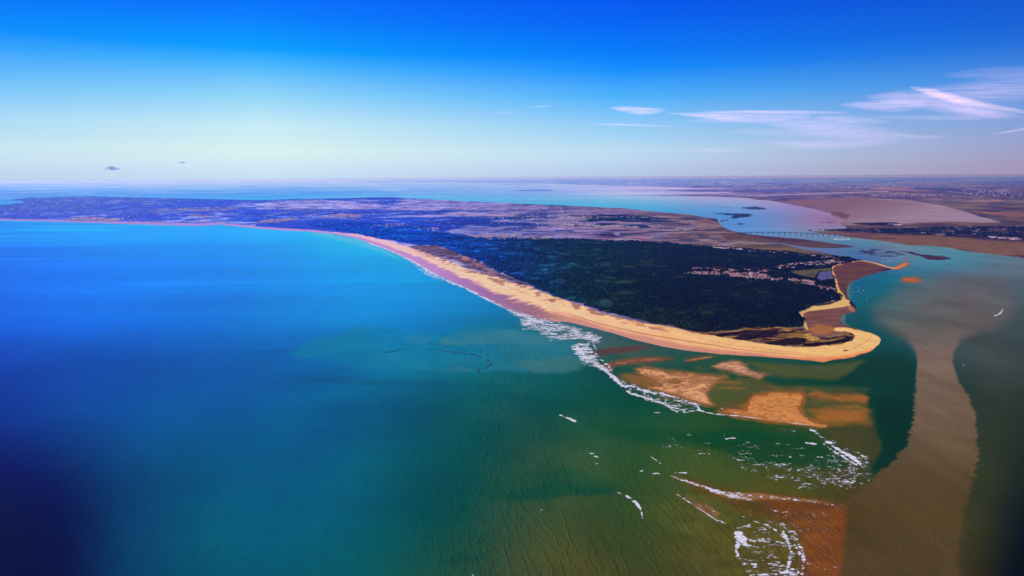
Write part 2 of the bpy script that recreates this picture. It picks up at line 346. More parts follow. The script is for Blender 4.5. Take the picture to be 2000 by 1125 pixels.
# ------------------------------------------------------------------ sea
def frange(*segs):
    o = []
    for a, b, s in segs: o += list(np.arange(a, b, s))
    return np.array(o)
WX = frange((-2600, -1000, 100), (-1000, -40, 16), (-40, 2040, 2.4), (2040, 3000, 16), (3000, 4700, 100))
WV = frange((4.35, 12, 0.5), (12, 60, 1.0), (60, 200, 1.5), (200, 800, 2.0), (800, 1300, 12), (1300, 3000, 100))
gx, gy = grid(WX, WV)
S = Field(gx, gy)
CP = [  # x, y, colour of the water as the photograph shows it, lens darkening of the lower corners put in
 (-60, 368, 120, 190, 250), (0, 362, 140, 195, 248), (300, 362, 150, 205, 248), (300, 375, 105, 190, 247), (600, 375, 88, 182, 242), (640, 360, 150, 210, 244), (800, 365, 140, 203, 246), (900, 360, 150, 205, 245), (900, 375, 118, 198, 242),
 (1000, 386, 105, 190, 240), (1100, 370, 140, 195, 240), (1200, 378, 155, 195, 240), (1200, 392, 112, 185, 228), (1100, 392, 95, 185, 232), (1300, 388, 145, 178, 225), (1300, 400, 100, 170, 222), (1380, 372, 165, 170, 220), (1400, 390, 150, 170, 215), (1450, 400, 125, 168, 218), (1380, 408, 95, 160, 220),
 (1540, 412, 128, 142, 195), (1600, 425, 142, 130, 172), (1580, 440, 140, 132, 178), (1520, 425, 105, 145, 198), (1480, 440, 95, 152, 210), (1430, 435, 85, 150, 218), (1440, 418, 90, 155, 218), (1550, 400, 150, 140, 190),
 (1620, 438, 140, 125, 165), (1560, 460, 90, 145, 180), (1480, 455, 90, 148, 205), (1650, 472, 80, 140, 168), (1600, 484, 100, 120, 175), (1560, 480, 105, 115, 170), (1700, 480, 90, 135, 165), (1690, 500, 78, 105, 160), (1730, 508, 95, 115, 150), (1780, 495, 100, 125, 155),
 (1800, 483, 95, 138, 160), (1850, 520, 60, 118, 150), (1890, 505, 60, 120, 150), (1950, 515, 88, 112, 135), (2000, 530, 88, 108, 125), (2060, 560, 80, 95, 110), (1880, 497, 85, 135, 155),
 (1790, 525, 42, 112, 140), (1720, 545, 12, 102, 138), (1690, 560, 12, 98, 128), (1690, 590, 18, 90, 108), (1695, 625, 25, 85, 98), (1680, 600, 30, 95, 110), (1745, 640, 45, 85, 92), (1740, 680, 25, 72, 78), (1770, 545, 60, 110, 130),
 (-80, 450, 40, 125, 225), (0, 448, 35, 135, 238), (150, 450, 25, 148, 245), (300, 455, 12, 150, 245), (450, 455, 8, 158, 245), (600, 462, 18, 172, 240), (680, 480, 20, 175, 235), (720, 500, 8, 160, 230), (0, 500, 12, 98, 222), (150, 500, 8, 108, 228), (300, 500, 0, 122, 235), (450, 500, 2, 130, 235), (600, 500, 4, 145, 236),
 (830, 545, 4, 138, 212), (700, 560, 0, 128, 215), (900, 590, 2, 122, 190), (0, 550, 4, 78, 205), (300, 550, 0, 102, 220), (550, 550, 0, 118, 215), (0, 600, 2, 58, 188), (200, 600, 0, 74, 198), (400, 600, 0, 92, 200), (600, 610, 0, 104, 196), (800, 620, 2, 112, 190), (960, 630, 12, 108, 165),
 (0, 650, 0, 48, 170), (250, 650, 2, 66, 178), (500, 650, 2, 86, 176), (650, 655, 8, 98, 172), (0, 700, 0, 38, 146), (250, 700, 4, 58, 156), (450, 700, 8, 74, 158), (650, 700, 12, 92, 155), (800, 700, 22, 110, 148), (950, 700, 18, 100, 118), (1050, 690, 38, 104, 115), (1120, 650, 48, 100, 118), (1000, 650, 40, 110, 140),
 (1120, 720, 20, 86, 90), (1030, 740, 22, 88, 98), (0, 800, 0, 26, 112), (250, 800, 6, 50, 126), (450, 800, 12, 64, 130), (650, 800, 16, 74, 126), (800, 800, 24, 82, 112), (1000, 800, 26, 80, 88), (1150, 800, 22, 76, 70), (1250, 800, 20, 74, 62),
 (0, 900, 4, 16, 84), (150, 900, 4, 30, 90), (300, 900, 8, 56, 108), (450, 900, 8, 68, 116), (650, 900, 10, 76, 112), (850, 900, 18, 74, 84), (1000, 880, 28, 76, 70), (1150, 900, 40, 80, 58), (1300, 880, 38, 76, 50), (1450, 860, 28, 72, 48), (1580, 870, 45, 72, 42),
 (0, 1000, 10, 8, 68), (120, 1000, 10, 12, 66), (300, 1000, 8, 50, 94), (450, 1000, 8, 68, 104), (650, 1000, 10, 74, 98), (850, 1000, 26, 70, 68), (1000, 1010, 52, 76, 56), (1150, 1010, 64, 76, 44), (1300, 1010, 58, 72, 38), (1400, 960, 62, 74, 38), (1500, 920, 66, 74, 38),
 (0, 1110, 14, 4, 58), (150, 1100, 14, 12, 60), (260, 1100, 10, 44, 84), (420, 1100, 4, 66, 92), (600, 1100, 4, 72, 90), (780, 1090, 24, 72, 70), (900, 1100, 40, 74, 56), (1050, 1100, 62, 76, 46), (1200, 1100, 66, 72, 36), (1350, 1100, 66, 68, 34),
 (1660, 750, 22, 66, 62), (1500, 720, 30, 75, 66), (1350, 720, 36, 80, 72), (1250, 700, 48, 80, 78), (1200, 670, 50, 84, 88), (1400, 750, 42, 78, 55), (1740, 800, 10, 56, 54), (1740, 860, 6, 50, 44), (1660, 860, 70, 72, 38), (1680, 920, 70, 68, 38),
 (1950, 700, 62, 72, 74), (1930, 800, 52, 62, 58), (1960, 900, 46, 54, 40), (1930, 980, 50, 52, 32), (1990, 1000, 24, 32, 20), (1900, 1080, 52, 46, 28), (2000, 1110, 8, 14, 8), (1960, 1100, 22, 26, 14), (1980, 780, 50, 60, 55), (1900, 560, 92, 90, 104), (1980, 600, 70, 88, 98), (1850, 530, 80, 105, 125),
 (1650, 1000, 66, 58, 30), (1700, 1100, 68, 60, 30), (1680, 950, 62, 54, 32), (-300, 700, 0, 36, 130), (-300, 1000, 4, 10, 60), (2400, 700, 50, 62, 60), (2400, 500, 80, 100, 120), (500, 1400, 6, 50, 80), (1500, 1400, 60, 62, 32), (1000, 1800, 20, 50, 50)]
cp = np.array(CP, float)
def warp_y(y, x):    # rows near the horizon are drawn apart so that each keeps its own colours
    v = np.maximum(y - hor(x), 3.0); return 160.0 * np.log(v / 3.0)
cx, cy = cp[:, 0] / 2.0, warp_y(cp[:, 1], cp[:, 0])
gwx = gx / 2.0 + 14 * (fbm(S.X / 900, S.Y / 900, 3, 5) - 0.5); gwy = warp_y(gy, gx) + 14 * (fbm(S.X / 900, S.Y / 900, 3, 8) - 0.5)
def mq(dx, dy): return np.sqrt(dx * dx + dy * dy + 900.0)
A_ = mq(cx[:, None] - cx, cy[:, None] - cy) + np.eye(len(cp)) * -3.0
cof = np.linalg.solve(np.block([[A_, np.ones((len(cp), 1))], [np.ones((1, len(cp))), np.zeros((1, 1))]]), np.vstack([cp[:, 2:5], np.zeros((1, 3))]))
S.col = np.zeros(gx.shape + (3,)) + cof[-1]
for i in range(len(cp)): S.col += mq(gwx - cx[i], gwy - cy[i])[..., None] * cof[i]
S.col += (sst(900, 300, gx) * sst(420, 470, gy))[..., None] * np.array([-6, 11, 10]) * np.clip(1.25 - gy / 1100, 0.15, 1)[..., None]
cor_ = np.exp(-(np.maximum(gx + 60, 0) / 170) ** 2 - (np.maximum(1125 - gy, 0) / 250) ** 2)  # keeps the painted lens darkening of the lower left corner
S.col += (sst(420, 60, gx) * sst(500, 620, gy) * sst(1000, 800, gy))[..., None] * np.array([2, 16, 20])
S.col += (sst(1250, 1400, gx) * sst(490, 440, gy))[..., None] * np.array([6, -9, -4])
S.col += (sst(1300, 1100, gx) * sst(402, 392, gy) * sst(14, 30, gy - hor(gx)))[..., None] * np.array([8, -9, 0])
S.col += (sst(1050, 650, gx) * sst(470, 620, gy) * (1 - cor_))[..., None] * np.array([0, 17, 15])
S.col += (sst(900, 1050, gx) * sst(1640, 1560, gx) * sst(780, 900, gy))[..., None] * np.array([9, 3, 0])
S.col += (sst(350, 600, gx) * sst(1100, 950, gx) * sst(470, 520, gy) * sst(660, 620, gy))[..., None] * np.array([-4, 5, 2])
S.col = np.clip(S.col, 0, 250)
sw1 = fbm(S.X / 420 + 2 * fbm(S.X / 900, S.Y / 900, 2, 27), S.Y / 620 + 2 * fbm(S.X / 900, S.Y / 900, 2, 28), 4, 26)
S.col += ((sw1 - 0.5) * sst(400, 700, gx) * sst(1500, 1200, gx) * sst(590, 680, gy))[..., None] * np.array([50, 26, 6])
S.col *= (1 + 0.14 * (fbm(S.X / 520, S.Y / 700, 4, 25) - 0.5) * sst(560, 700, gy))[..., None]
# long pale and dark drifts lying on the far blue sea
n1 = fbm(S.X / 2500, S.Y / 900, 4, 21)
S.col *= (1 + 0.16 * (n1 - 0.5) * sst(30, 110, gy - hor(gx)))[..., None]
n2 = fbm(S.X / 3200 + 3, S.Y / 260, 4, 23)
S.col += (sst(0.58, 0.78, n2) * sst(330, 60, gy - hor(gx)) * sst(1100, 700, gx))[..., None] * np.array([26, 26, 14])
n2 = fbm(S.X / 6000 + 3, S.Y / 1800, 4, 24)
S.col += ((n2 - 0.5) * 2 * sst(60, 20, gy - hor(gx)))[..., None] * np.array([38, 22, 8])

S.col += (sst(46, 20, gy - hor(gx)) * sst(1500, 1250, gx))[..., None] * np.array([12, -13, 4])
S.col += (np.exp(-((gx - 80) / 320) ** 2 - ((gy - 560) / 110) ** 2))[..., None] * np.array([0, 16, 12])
# lighter banks seen through the water off the beach
def P2(pts, s=3.0769, ox=1100, oy=600): return [(ox + x / s, oy + y / s) for x, y in pts]
S.paint([(560, 690), (620, 662), (660, 650), (710, 644), (760, 648), (800, 656), (850, 655), (900, 644), (960, 640), (1040, 652), (1130, 670), (1160, 700), (1100, 725), (960, 722), (820, 720), (700, 722)], (46, 124, 158), 5, 0.62, 12, 260, mul=0.35 + fbm(S.X / 170, S.Y / 260, 4, 36))
S.paint([(790, 652), (840, 650), (850, 660), (820, 668), (790, 664)], (76, 128, 165), 4, 0.45, 4, 150)
S.paint([(850, 662), (900, 646), (960, 641), (1010, 648), (1060, 660), (1090, 672), (1040, 676), (960, 668), (900, 676), (860, 676)], (70, 126, 144), 4, 0.65, 9, 160, mul=0.3 + fbm(S.X / 120, S.Y / 200, 4, 37))
S.paint([(985, 706), (1030, 700), (1100, 696), (1150, 706), (1130, 726), (1060, 733), (1010, 722)], (74, 114, 114), 4, 0.6, 9, 150, mul=0.3 + fbm(S.X / 120, S.Y / 200, 4, 38))
S.paint([(840, 720), (900, 716), (930, 722), (905, 730), (860, 728)], (70, 115, 140), 4, 0.4, 2, 150)
S.paint([(830, 745), (640, 735), (560, 742), (680, 752), (850, 758), (1010, 752), (900, 748)], (8, 76, 112), 5, 0.35, 3, 120)
S.paint([(470, 690), (500, 684), (560, 682), (640, 676), (560, 687), (500, 692)], (0, 62, 128), 2.5, 0.22, 1.5, 60)
# darker green tongues
S.paint([(930, 955), (985, 935), (1040, 918), (1110, 915), (1160, 930), (1215, 950), (1215, 958), (1190, 966), (1150, 967), (1100, 968), (1060, 975), (1020, 979), (960, 978)], (24, 76, 62), 9, 0.5, 4, 60)
S.paint([(1000, 956), (1060, 945), (1110, 944), (1150, 950), (1200, 957), (1190, 965), (1150, 967), (1100, 968), (1060, 975), (1020, 979), (985, 974)], (16, 72, 60), 3.5, 0.45, 3, 60)
S.paint([(860, 1100), (900, 1080), (960, 1085), (930, 1100), (890, 1104)], (20, 66, 56), 5, 0.5, 3, 60)
S.paint([(1310, 850), (1420, 842), (1560, 850), (1650, 878), (1672, 900), (1640, 915), (1560, 912), (1480, 905), (1400, 880)], (24, 68, 46), 9, 0.8, 4, 80)
S.paint([(1300, 835), (1480, 838), (1580, 848), (1480, 870), (1250, 868), (1150, 830)], (20, 74, 54), 12, 0.5, 4, 80)
# the deep channel beside the banks
S.paint([(1560, 715), (1640, 708), (1720, 690), (1760, 690), (1792, 712), (1790, 780), (1776, 845), (1752, 890), (1712, 932), (1702, 915), (1712, 880), (1716, 840), (1704, 800), (1694, 760), (1640, 752), (1570, 742)], (8, 58, 56), 15, 0.75, 5, 120)
S.paint([(1714, 780), (1770, 760), (1785, 790), (1774, 850), (1750, 890), (1714, 930), (1706, 915), (1718, 880), (1722, 830)], (4, 50, 46), 13, 0.6, 5, 80)
# brown plume of the outgoing tide
jag = 1.0
PLUME = [(1700, 605), (1716, 582), (1745, 564), (1790, 550), (1850, 542), (1920, 545), (1965, 556), (1982, 585), (1974, 618), (1948, 640), (1905, 650), (1876, 664), (1862, 690), (1860, 706), (1871, 741), (1889, 771), (1904, 811), (1908, 861), (1905, 922), (1897, 962), (1886, 1002),
         (1878, 1040), (1872, 1140), (1880, 1500), (1640, 1500), (1646, 1140), (1646, 1000), (1668, 962), (1700, 940), (1735, 910), (1761, 882), (1774, 861), (1783, 821), (1788, 781), (1786, 746), (1792, 714), (1788, 690), (1770, 664), (1735, 645), (1708, 628)]
fed = 3.0 + 16 * sst(700, 620, gy) + 10 * sst(980, 1100, gy) * sst(1800, 1880, gx)
i = S.sel(PLUME, 60)
sdp = psd(gx[i], gy[i], PLUME) + (14.0 + 14 * sst(800, 900, gy[i])) * (fbm(S.X[i] / 42, S.Y[i] / 22, 4, 31) - 0.5) * sst(700, 780, gy[i]) + 5 * (fbm(S.X[i] / 240, S.Y[i] / 240, 3, 33) - 0.5)
mp_ = np.zeros(gx.shape); mp_[i] = sst(-fed[i], fed[i], sdp)
ty = np.clip((gy - 560) / 520, 0, 1)[..., None]
pc = np.where(ty < 0.3, np.array([98, 98, 104]) + (np.array([122, 100, 92]) - np.array([98, 98, 104])) * ty / 0.3,
              np.array([122, 100, 92]) + (np.array([80, 64, 40]) - np.array([122, 100, 92])) * np.clip((ty - 0.3) / 0.55, 0, 1))
pc = pc * (1 + 0.20 * (fbm(S.X / 200, S.Y / 500, 4, 35) - 0.5) + 0.16 * (fbm(S.X / 45, S.Y / 420, 4, 39) - 0.5))[..., None]
wgt = mp_ * (0.55 + 0.4 * sst(590, 690, gy))
S.col += (pc - S.col) * wgt[..., None]
S.paint([(1775, 600), (1850, 585), (1905, 590), (1900, 596), (1850, 600), (1800, 606)], (90, 80, 88), 5, 0.5, 3, 100)

# banks under thin water and at its surface
S.paint(P2([(150, 285), (200, 255), (300, 243), (420, 232), (560, 238), (450, 262), (300, 280), (200, 305)]), (96, 62, 66), 2.5, 0.8, 2.5, 60)
S.paint(P2([(215, 345), (330, 318), (450, 300), (620, 298), (665, 312), (520, 335), (320, 355), (285, 395), (240, 380)]), (118, 80, 66), 2.5, 0.85, 2, 50)
S.paint(P2([(330, 400), (420, 395), (470, 350), (640, 370), (820, 392), (1000, 402), (1010, 440), (900, 600), (800, 585), (600, 540), (420, 470), (340, 420)]), (100, 86, 62), 5, 0.8, 4, 80)
S.paint(P2([(720, 325), (740, 302), (900, 285), (930, 300), (760, 330)]), (104, 84, 66), 2, 0.6, 2, 50)
S.paint(P2([(1100, 325), (1250, 340), (1500, 350), (1700, 330), (1810, 320), (1770, 360), (1640, 440), (1480, 432), (1350, 425), (1240, 415)]), (92, 88, 56), 6, 0.75, 4, 80)
S.paint(P2([(900, 590), (1000, 470), (1050, 420), (1200, 440), (1350, 490), (1500, 500), (1820, 515), (1835, 560), (1830, 690), (1620, 690), (1590, 715), (1200, 680), (960, 640)]), (96, 82, 46), 7, 0.85, 3, 80)
S.paint(P2([(860, 500), (900, 460), (980, 420), (1100, 440), (1180, 490), (1110, 520), (1020, 560), (960, 580), (880, 570)]), (72, 88, 56), 6, 0.7, 3, 70)
S.paint(P2([(1450, 545), (1560, 560), (1700, 575), (1810, 585), (1780, 610), (1600, 620), (1510, 650), (1440, 640), (1425, 600)]), (74, 82, 42), 5, 0.7, 3, 60)
S.paint(P2([(1500, 500), (1620, 530), (1800, 522), (1828, 545), (1815, 570), (1640, 560), (1540, 540), (1460, 530)]), (166, 98, 54), 5, 0.85, 5, 40)
S.paint(P2([(1500, 650), (1600, 622), (1815, 612), (1828, 640), (1815, 680), (1700, 690), (1600, 680), (1540, 675)]), (172, 100, 56), 5, 0.85, 5, 40)
S.paint(P2([(1580, 730), (1640, 700), (1800, 690), (1860, 720), (1910, 800), (1905, 870), (1870, 930), (1830, 930), (1720, 860), (1600, 770)]), (72, 70, 36), 7, 0.85, 4, 80)
S.paint([(1705, 800), (1714, 830), (1716, 870), (1706, 905), (1700, 930), (1660, 950), (1650, 930), (1680, 880), (1690, 840), (1680, 800)], (58, 64, 40), 6, 0.4, 4, 80)
for p_, c_ in ((P2([(885, 355), (960, 328), (1050, 318), (1100, 340), (1130, 374), (1250, 402), (1180, 436), (1050, 402), (950, 380)]), (150, 108, 80)),
               (P2([(430, 365), (500, 358), (640, 380), (880, 404), (985, 416), (900, 480), (868, 530), (915, 596), (850, 596), (700, 538), (500, 490), (560, 460), (460, 410)]), (150, 104, 68)),
               (P2([(910, 622), (1010, 608), (1090, 612), (1110, 550), (1140, 522), (1250, 508), (1450, 506), (1455, 560), (1436, 610), (1455, 648), (1530, 684), (1600, 710), (1560, 728), (1200, 690), (1000, 655)]), (160, 98, 52))):
    S.paint(p_, c_, 3.5, 0.8, 4, 40)
S.paint(P2([(300, 380), (700, 372), (1000, 400), (1120, 440), (1300, 480), (1820, 505), (1850, 700), (1600, 730), (1200, 690), (900, 640), (600, 560), (400, 470)]), (150, 98, 54), 14, 0.85, 8, 60, mul=0.75 * sst(0.48, 0.64, fbm(S.X / 150 + 4, S.Y / 90, 4, 46)))
# orange shoal at the lower right
def P3(pts): return [(1100 + x / 3.0769, 820 + y / 3.0769) for x, y in pts]
S.paint(P3([(640, 330), (760, 345), (900, 390), (1050, 425), (1250, 440), (1480, 462), (1690, 520), (1690, 620), (1675, 940), (1670, 1400), (1350, 1400), (1380, 900), (1420, 760), (1350, 650), (1200, 600), (1100, 560), (950, 490), (800, 420)]), (92, 68, 34), 8, 0.8, 5, 60)
S.paint(P3([(1180, 450), (1500, 478), (1692, 525), (1690, 640), (1672, 940), (1668, 1400), (1440, 1400), (1440, 900), (1440, 720), (1350, 610), (1230, 540)]), (116, 66, 32), 10, 0.75, 8, 60)
S.paint(P3([(1450, 700), (1560, 560), (1692, 540), (1690, 700), (1672, 940), (1668, 1300), (1560, 1300), (1500, 940)]), (124, 68, 32), 9, 0.5, 8, 60)
S.paint(P3([(655, 338), (760, 370), (900, 415), (1000, 440), (1150, 436), (1250, 450), (1500, 480), (1680, 515), (1500, 492), (1230, 478), (1100, 486), (960, 460), (820, 400), (720, 365)]), (150, 100, 62), 1.5, 0.8, 1.5, 30)
S.paint(P3([(760, 495), (830, 505), (900, 530), (950, 560), (900, 585), (870, 575), (810, 535)]), (150, 104, 70), 2, 0.85, 2, 30)
S.paint(P3([(700, 445), (760, 455), (860, 500), (930, 600), (960, 640), (880, 580), (790, 520)]), (110, 84, 54), 3, 0.6, 2, 30)
# wet edge of the shores and milk of the surf
S.paint([(612, 452), (640, 452), (700, 466), (760, 490), (800, 512), (770, 505), (720, 487), (660, 470), (600, 458)], (120, 190, 225), 4, 0.6, 1.5, 60)
S.paint([(1655, 545), (1663, 553), (1660, 570), (1664, 585), (1655, 580), (1650, 566)], (95, 112, 120), 2, 0.8)
S.paint([(1641, 612), (1652, 614), (1650, 630), (1662, 640), (1648, 636), (1640, 627)], (105, 115, 118), 2, 0.8)
S.paint([(1030, 600), (1110, 625), (1180, 648), (1180, 672), (1120, 665), (1060, 640)], (66, 96, 112), 8, 0.5, 3, 60)
S.paint([(1758, 548), (1763, 541), (1790, 540), (1802, 548), (1795, 553), (1768, 552)], (150, 98, 74), 1.6, 0.9, 1, 60)
S.paint([(1745, 522), (1755, 514), (1775, 508), (1778, 518), (1760, 527)], (120, 95, 90), 2, 0.6, 1, 60)
S.paint([(1763, 502), (1775, 503), (1782, 506), (1765, 507)], (120, 95, 120), 1.5, 0.6)
# beds of oysters in the strait
def P1(pts): return [(1640 + x * 0.08, 480 + y * 0.08) for x, y in pts]
bed = S.mask(P1([(180, 130), (320, 70), (560, 70), (780, 75), (1050, 110), (1400, 150), (1790, 250), (1500, 262), (1150, 275), (780, 265), (700, 200), (400, 200), (220, 150)]), 1.5)
nb = fbm(S.X / 130, S.Y / 130, 3, 41)
S.blend(bed * sst(0.49, 0.56, nb) * 0.8, (48, 52, 84))
S.col *= (1 + 0.30 * (fbm(S.X / 60, S.Y / 34, 4, 42) - 0.5) * S.mask([(1180, 960), (1500, 965), (1650, 985), (1650, 1200), (1400, 1200), (1300, 1000)], 20) + 0.22 * (fbm(S.X / 320 + 3 * fbm(S.X / 700, S.Y / 900, 3, 44), S.Y / 620, 4, 43) - 0.5) * sst(1640, 1740, gx))[..., None]
sw = sst(700, 1000, gx) * sst(1720, 1640, gx) * sst(560, 700, gy)
sw = np.maximum(sw, 0.0 * sst(500, 600, gy) * sst(1700, 1600, gx))
WGAIN = 1.0
AIR = [(0.3548, -0.2736, 0.0475, 0.0242, -0.0103, -0.0009, -0.036, 0.0158), (0.3601, -0.253, 0.045, 0.0484, -0.015, -0.0038, -0.0719, 0.0252), (0.5509, -0.245, 0.0544, 0.1009, -0.0058, -0.0083, -0.1522, 0.0165)]
LIT = [(-9.041, 0.139, 8.962, 9.77), (-0.128, 0.111, 0.851, 0.883), (0.572, 0.159, 0.65, 0.459)]
def own(col, d, gain, x=None):
    """the surface's own colour, once the blue of the air in front of it is taken away"""
    de = np.minimum(d, 45000.0); lc = l2(col); out = np.zeros(lc.shape)
    az = np.zeros(d.shape) if x is None else np.degrees(np.arcsin(np.clip(x / d, -1, 1))) / 40.0
    for c in range(3):
        T = np.exp(-HAZE_C[c] * HAZE_D * np.hypot(de, H)); a = AIR[c]; q = T / (1 + de / 5000.0)
        air = a[0] * (1 - T) + a[1] * (1 - T) * az + a[2] * (1 - T) * az * az + T * (a[3] + a[4] * az + a[5] * az * az) + q * (a[6] + a[7] * az)
        out[..., c] = (lc[..., c] - air) / (LIT[c][0] * T + LIT[c][1] * q + LIT[c][2] * (1 - T) + LIT[c][3] * T * T) * gain
    return np.clip(out, 0.003, 0.9)
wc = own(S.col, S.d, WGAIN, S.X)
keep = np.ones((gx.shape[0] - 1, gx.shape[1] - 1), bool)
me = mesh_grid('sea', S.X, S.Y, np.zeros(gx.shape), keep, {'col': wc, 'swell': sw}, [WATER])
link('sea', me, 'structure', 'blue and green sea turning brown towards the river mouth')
# the sea bed goes on to the horizon on every side
bed_m = mat_plain('sea_bed', (0.02, 0.06, 0.12), 0.6, 0.1, 0.001)
n_ = 64
v = [(0, 0, -20)] + [(320000 * math.cos(2 * math.pi * k / n_), 320000 * math.sin(2 * math.pi * k / n_), -20) for k in range(n_)]
me = bpy.data.meshes.new('sea_bed'); me.from_pydata([(a, max(b, -59000), c) for a, b, c in v], [], [(0, k + 1, (k + 1) % n_ + 1) for k in range(n_)])
me.materials.append(bed_m); link('sea_bed', me, 'structure', 'sea floor under the open water')

# ------------------------------------------------------------------ land
LANDSOFT = LAND.copy(); LANDSOFT.name = 'wet_sand'
_ln = LANDSOFT.node_tree; _la = attr_base(_ln, 'veil'); L(_ln, _la.outputs['Fac'], _ln.nodes['Principled BSDF'].inputs['Alpha'])
def terrain(name, F_, inside, Z, col, label, kind='structure'):
    k = (inside[1:, :-1] | inside[1:, 1:] | inside[:-1, 1:] | inside[:-1, :-1])
    me = mesh_grid(name, F_.X, F_.Y, Z, k, {'col': col}, [LAND])
    return link(name, me, kind, label)
def streaks(f, sx, sy, o=4, s=0): return fbm(f.X / sx, f.Y / sy, o, s)
def cells(f, sx, sy, ang, s):
    """a patchwork of fields: one tone per parcel"""
    c, n = math.cos(ang), math.sin(ang)
    u = (f.X * c + f.Y * n) / sx; v = (-f.X * n + f.Y * c) / sy
    u = u + 0.6 * _hash(np.floor(v).astype(np.int64), np.zeros(v.shape, np.int64), s)
    return _hash(np.floor(u).astype(np.int64), np.floor(v).astype(np.int64), s + 1)
def gradx(f, stops):
    xs = [a for a, _ in stops]
    return np.stack([np.interp(f.px, xs, [c[k] for _, c in stops]) for k in range(3)], -1)

IX = frange((-900, -20, 8), (-20, 2020, 1.35))
IX = IX[IX < 1790]
IV = frange((26, 60, 0.55), (60, 130, 0.75), (130, 372, 1.0))
ix, iy = grid(IX, IV)
I = Field(ix, iy)
isl = np.full(ix.shape, -60.0)
isl[:] = psd(ix + 1.2 * (fbm(I.X / 160, I.Y / 160, 3, 51) - 0.5), iy + 1.0 * (fbm(I.X / 220, I.Y / 220, 3, 52) - 0.5), COAST)
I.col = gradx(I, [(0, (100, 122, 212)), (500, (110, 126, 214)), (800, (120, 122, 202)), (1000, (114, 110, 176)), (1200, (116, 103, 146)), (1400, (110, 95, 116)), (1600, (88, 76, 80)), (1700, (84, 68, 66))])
st = streaks(I, 900, 500, 5, 60); st2 = streaks(I, 260, 130, 4, 61)
st3 = streaks(I, 420, 300, 4, 63)
I.col *= (0.46 + 0.44 * st + 0.34 * st2 + 0.34 * st3)[..., None]
pw = 0.5 * cells(I, 420, 170, 0.35, 62) + 0.5 * cells(I, 210, 620, 0.9, 64)
I.col += ((pw - 0.5) * 62)[..., None] * np.array([1, 0.75, 0.5])
I.col += (sst(1250, 800, ix) * 34)[..., None] * np.array([1.0, 0.8, 0.5])
dk_ = sst(0.54, 0.62, streaks(I, 330, 260, 4, 59)) * 0.7
I.col += (I.col * np.array([0.35, 0.55, 0.78]) - I.col) * dk_[..., None]
fcol = gradx(I, [(0, (20, 78, 200)), (400, (22, 86, 208)), (800, (18, 80, 190)), (950, (16, 68, 152)), (1100, (14, 50, 100)), (1250, (16, 40, 64)), (1400, (18, 34, 44)), (1700, (16, 26, 24))])  # blue haze of distance painted into the woods, strongest at left
def P8(p): return [(500 + x / 3.333, 330 + y / 3.333) for x, y in p]
def P7(p): return [(x / 3.333, 290 + y / 3.333) for x, y in p]
def P5(p): return [(1100 + x / 4.0, 330 + y / 4.0) for x, y in p]
# far woods on the low land to the left
wood = sst(0.40, 0.60, streaks(I, 1700, 1200, 4, 65)) * sst(1130, 1000, ix) * sst(466, 455, iy)
wood = np.maximum(wood, 0.85 * sst(800, 500, ix) * sst(440, 420, iy) * sst(0.36, 0.5, streaks(I, 700, 900, 4, 66)))
for p, a in [(P8([(0, 300), (60, 262), (250, 262), (500, 262), (760, 268), (860, 285), (700, 300), (500, 295), (320, 300), (350, 330), (200, 320), (0, 325)]), 1),
             (P8([(-600, 210), (0, 203), (300, 196), (600, 188), (900, 180), (975, 188), (960, 200), (700, 200), (300, 208), (0, 212)]), 1),
             (P8([(500, 215), (700, 215), (900, 222), (905, 232), (700, 236), (540, 228)]), 0.9),
             (P8([(870, 290), (1000, 275), (1250, 264), (1310, 275), (1150, 296), (950, 305)]), 0.95),
             (P8([(0, 335), (250, 300), (420, 315), (760, 330), (1000, 345), (1200, 335), (1480, 325), (1500, 360), (1180, 372), (1240, 420), (1400, 450), (1400, 480), (900, 470), (700, 440), (300, 400), (0, 378)]), 0.95),
             (P8([(1050, 330), (1200, 312), (1500, 312), (1560, 355), (1200, 372), (1100, 350)]), 0.9),
             (P7([(-200, 380), (200, 350), (500, 352), (900, 370), (900, 400), (700, 385), (400, 400), (200, 430), (0, 440), (-200, 440)]), 0.8),
             (P7([(1150, 345), (1500, 335), (2000, 330), (2000, 342), (1500, 360), (1200, 362)]), 0.9), (P7([(1700, 400), (2000, 390), (2000, 500), (1500, 470), (1450, 430), (1600, 420)]), 0.85),
             (P5([(170, 400), (180, 380), (300, 365), (420, 372), (520, 368), (700, 372), (740, 384), (600, 396), (400, 398), (250, 412)]), 0.8),
             (P5([(130, 432), (300, 425), (500, 440), (700, 448), (600, 460), (350, 452), (180, 445)]), 0.7), (P5([(440, 400), (700, 402), (900, 412), (760, 416), (560, 412)]), 0.5),
             (P5([(340, 372), (480, 362), (660, 372), (620, 380)]), 0.8)]:
    wood = np.maximum(wood, I.mask(p, 2.0, 4.0, 420, 67) * a)
for p, a in [(P8([(0, 235), (150, 206), (500, 204), (900, 238), (700, 258), (300, 262), (0, 262)]), 1), (P8([(870, 250), (980, 190), (1400, 205), (1800, 232), (2000, 240), (2000, 290), (1600, 282), (1300, 268), (950, 272)]), 0.9),
             (P8([(760, 318), (950, 302), (1250, 310), (1450, 290), (1650, 296), (1300, 312), (950, 320)]), 0.8), (P8([(1210, 410), (1400, 366), (1700, 372), (2000, 360), (2100, 460), (1700, 440), (1350, 432)]), 0.85),
             (P8([(1170, 332), (1260, 325), (1265, 333), (1180, 337)]), 0.8), (P8([(20, 355), (120, 340), (220, 322), (200, 340), (60, 362)]), 0.8), (P8([(400, 338), (440, 335), (450, 343)]), 0.7),
             (P7([(1480, 370), (1800, 345), (2100, 335), (2100, 375), (1750, 385), (1500, 385)]), 0.85), (P7([(200, 400), (500, 408), (800, 420), (500, 432), (250, 425)]), 0.5)]:
    wood *= 1 - I.mask(p, 2.2, 3.5, 420, 68) * a
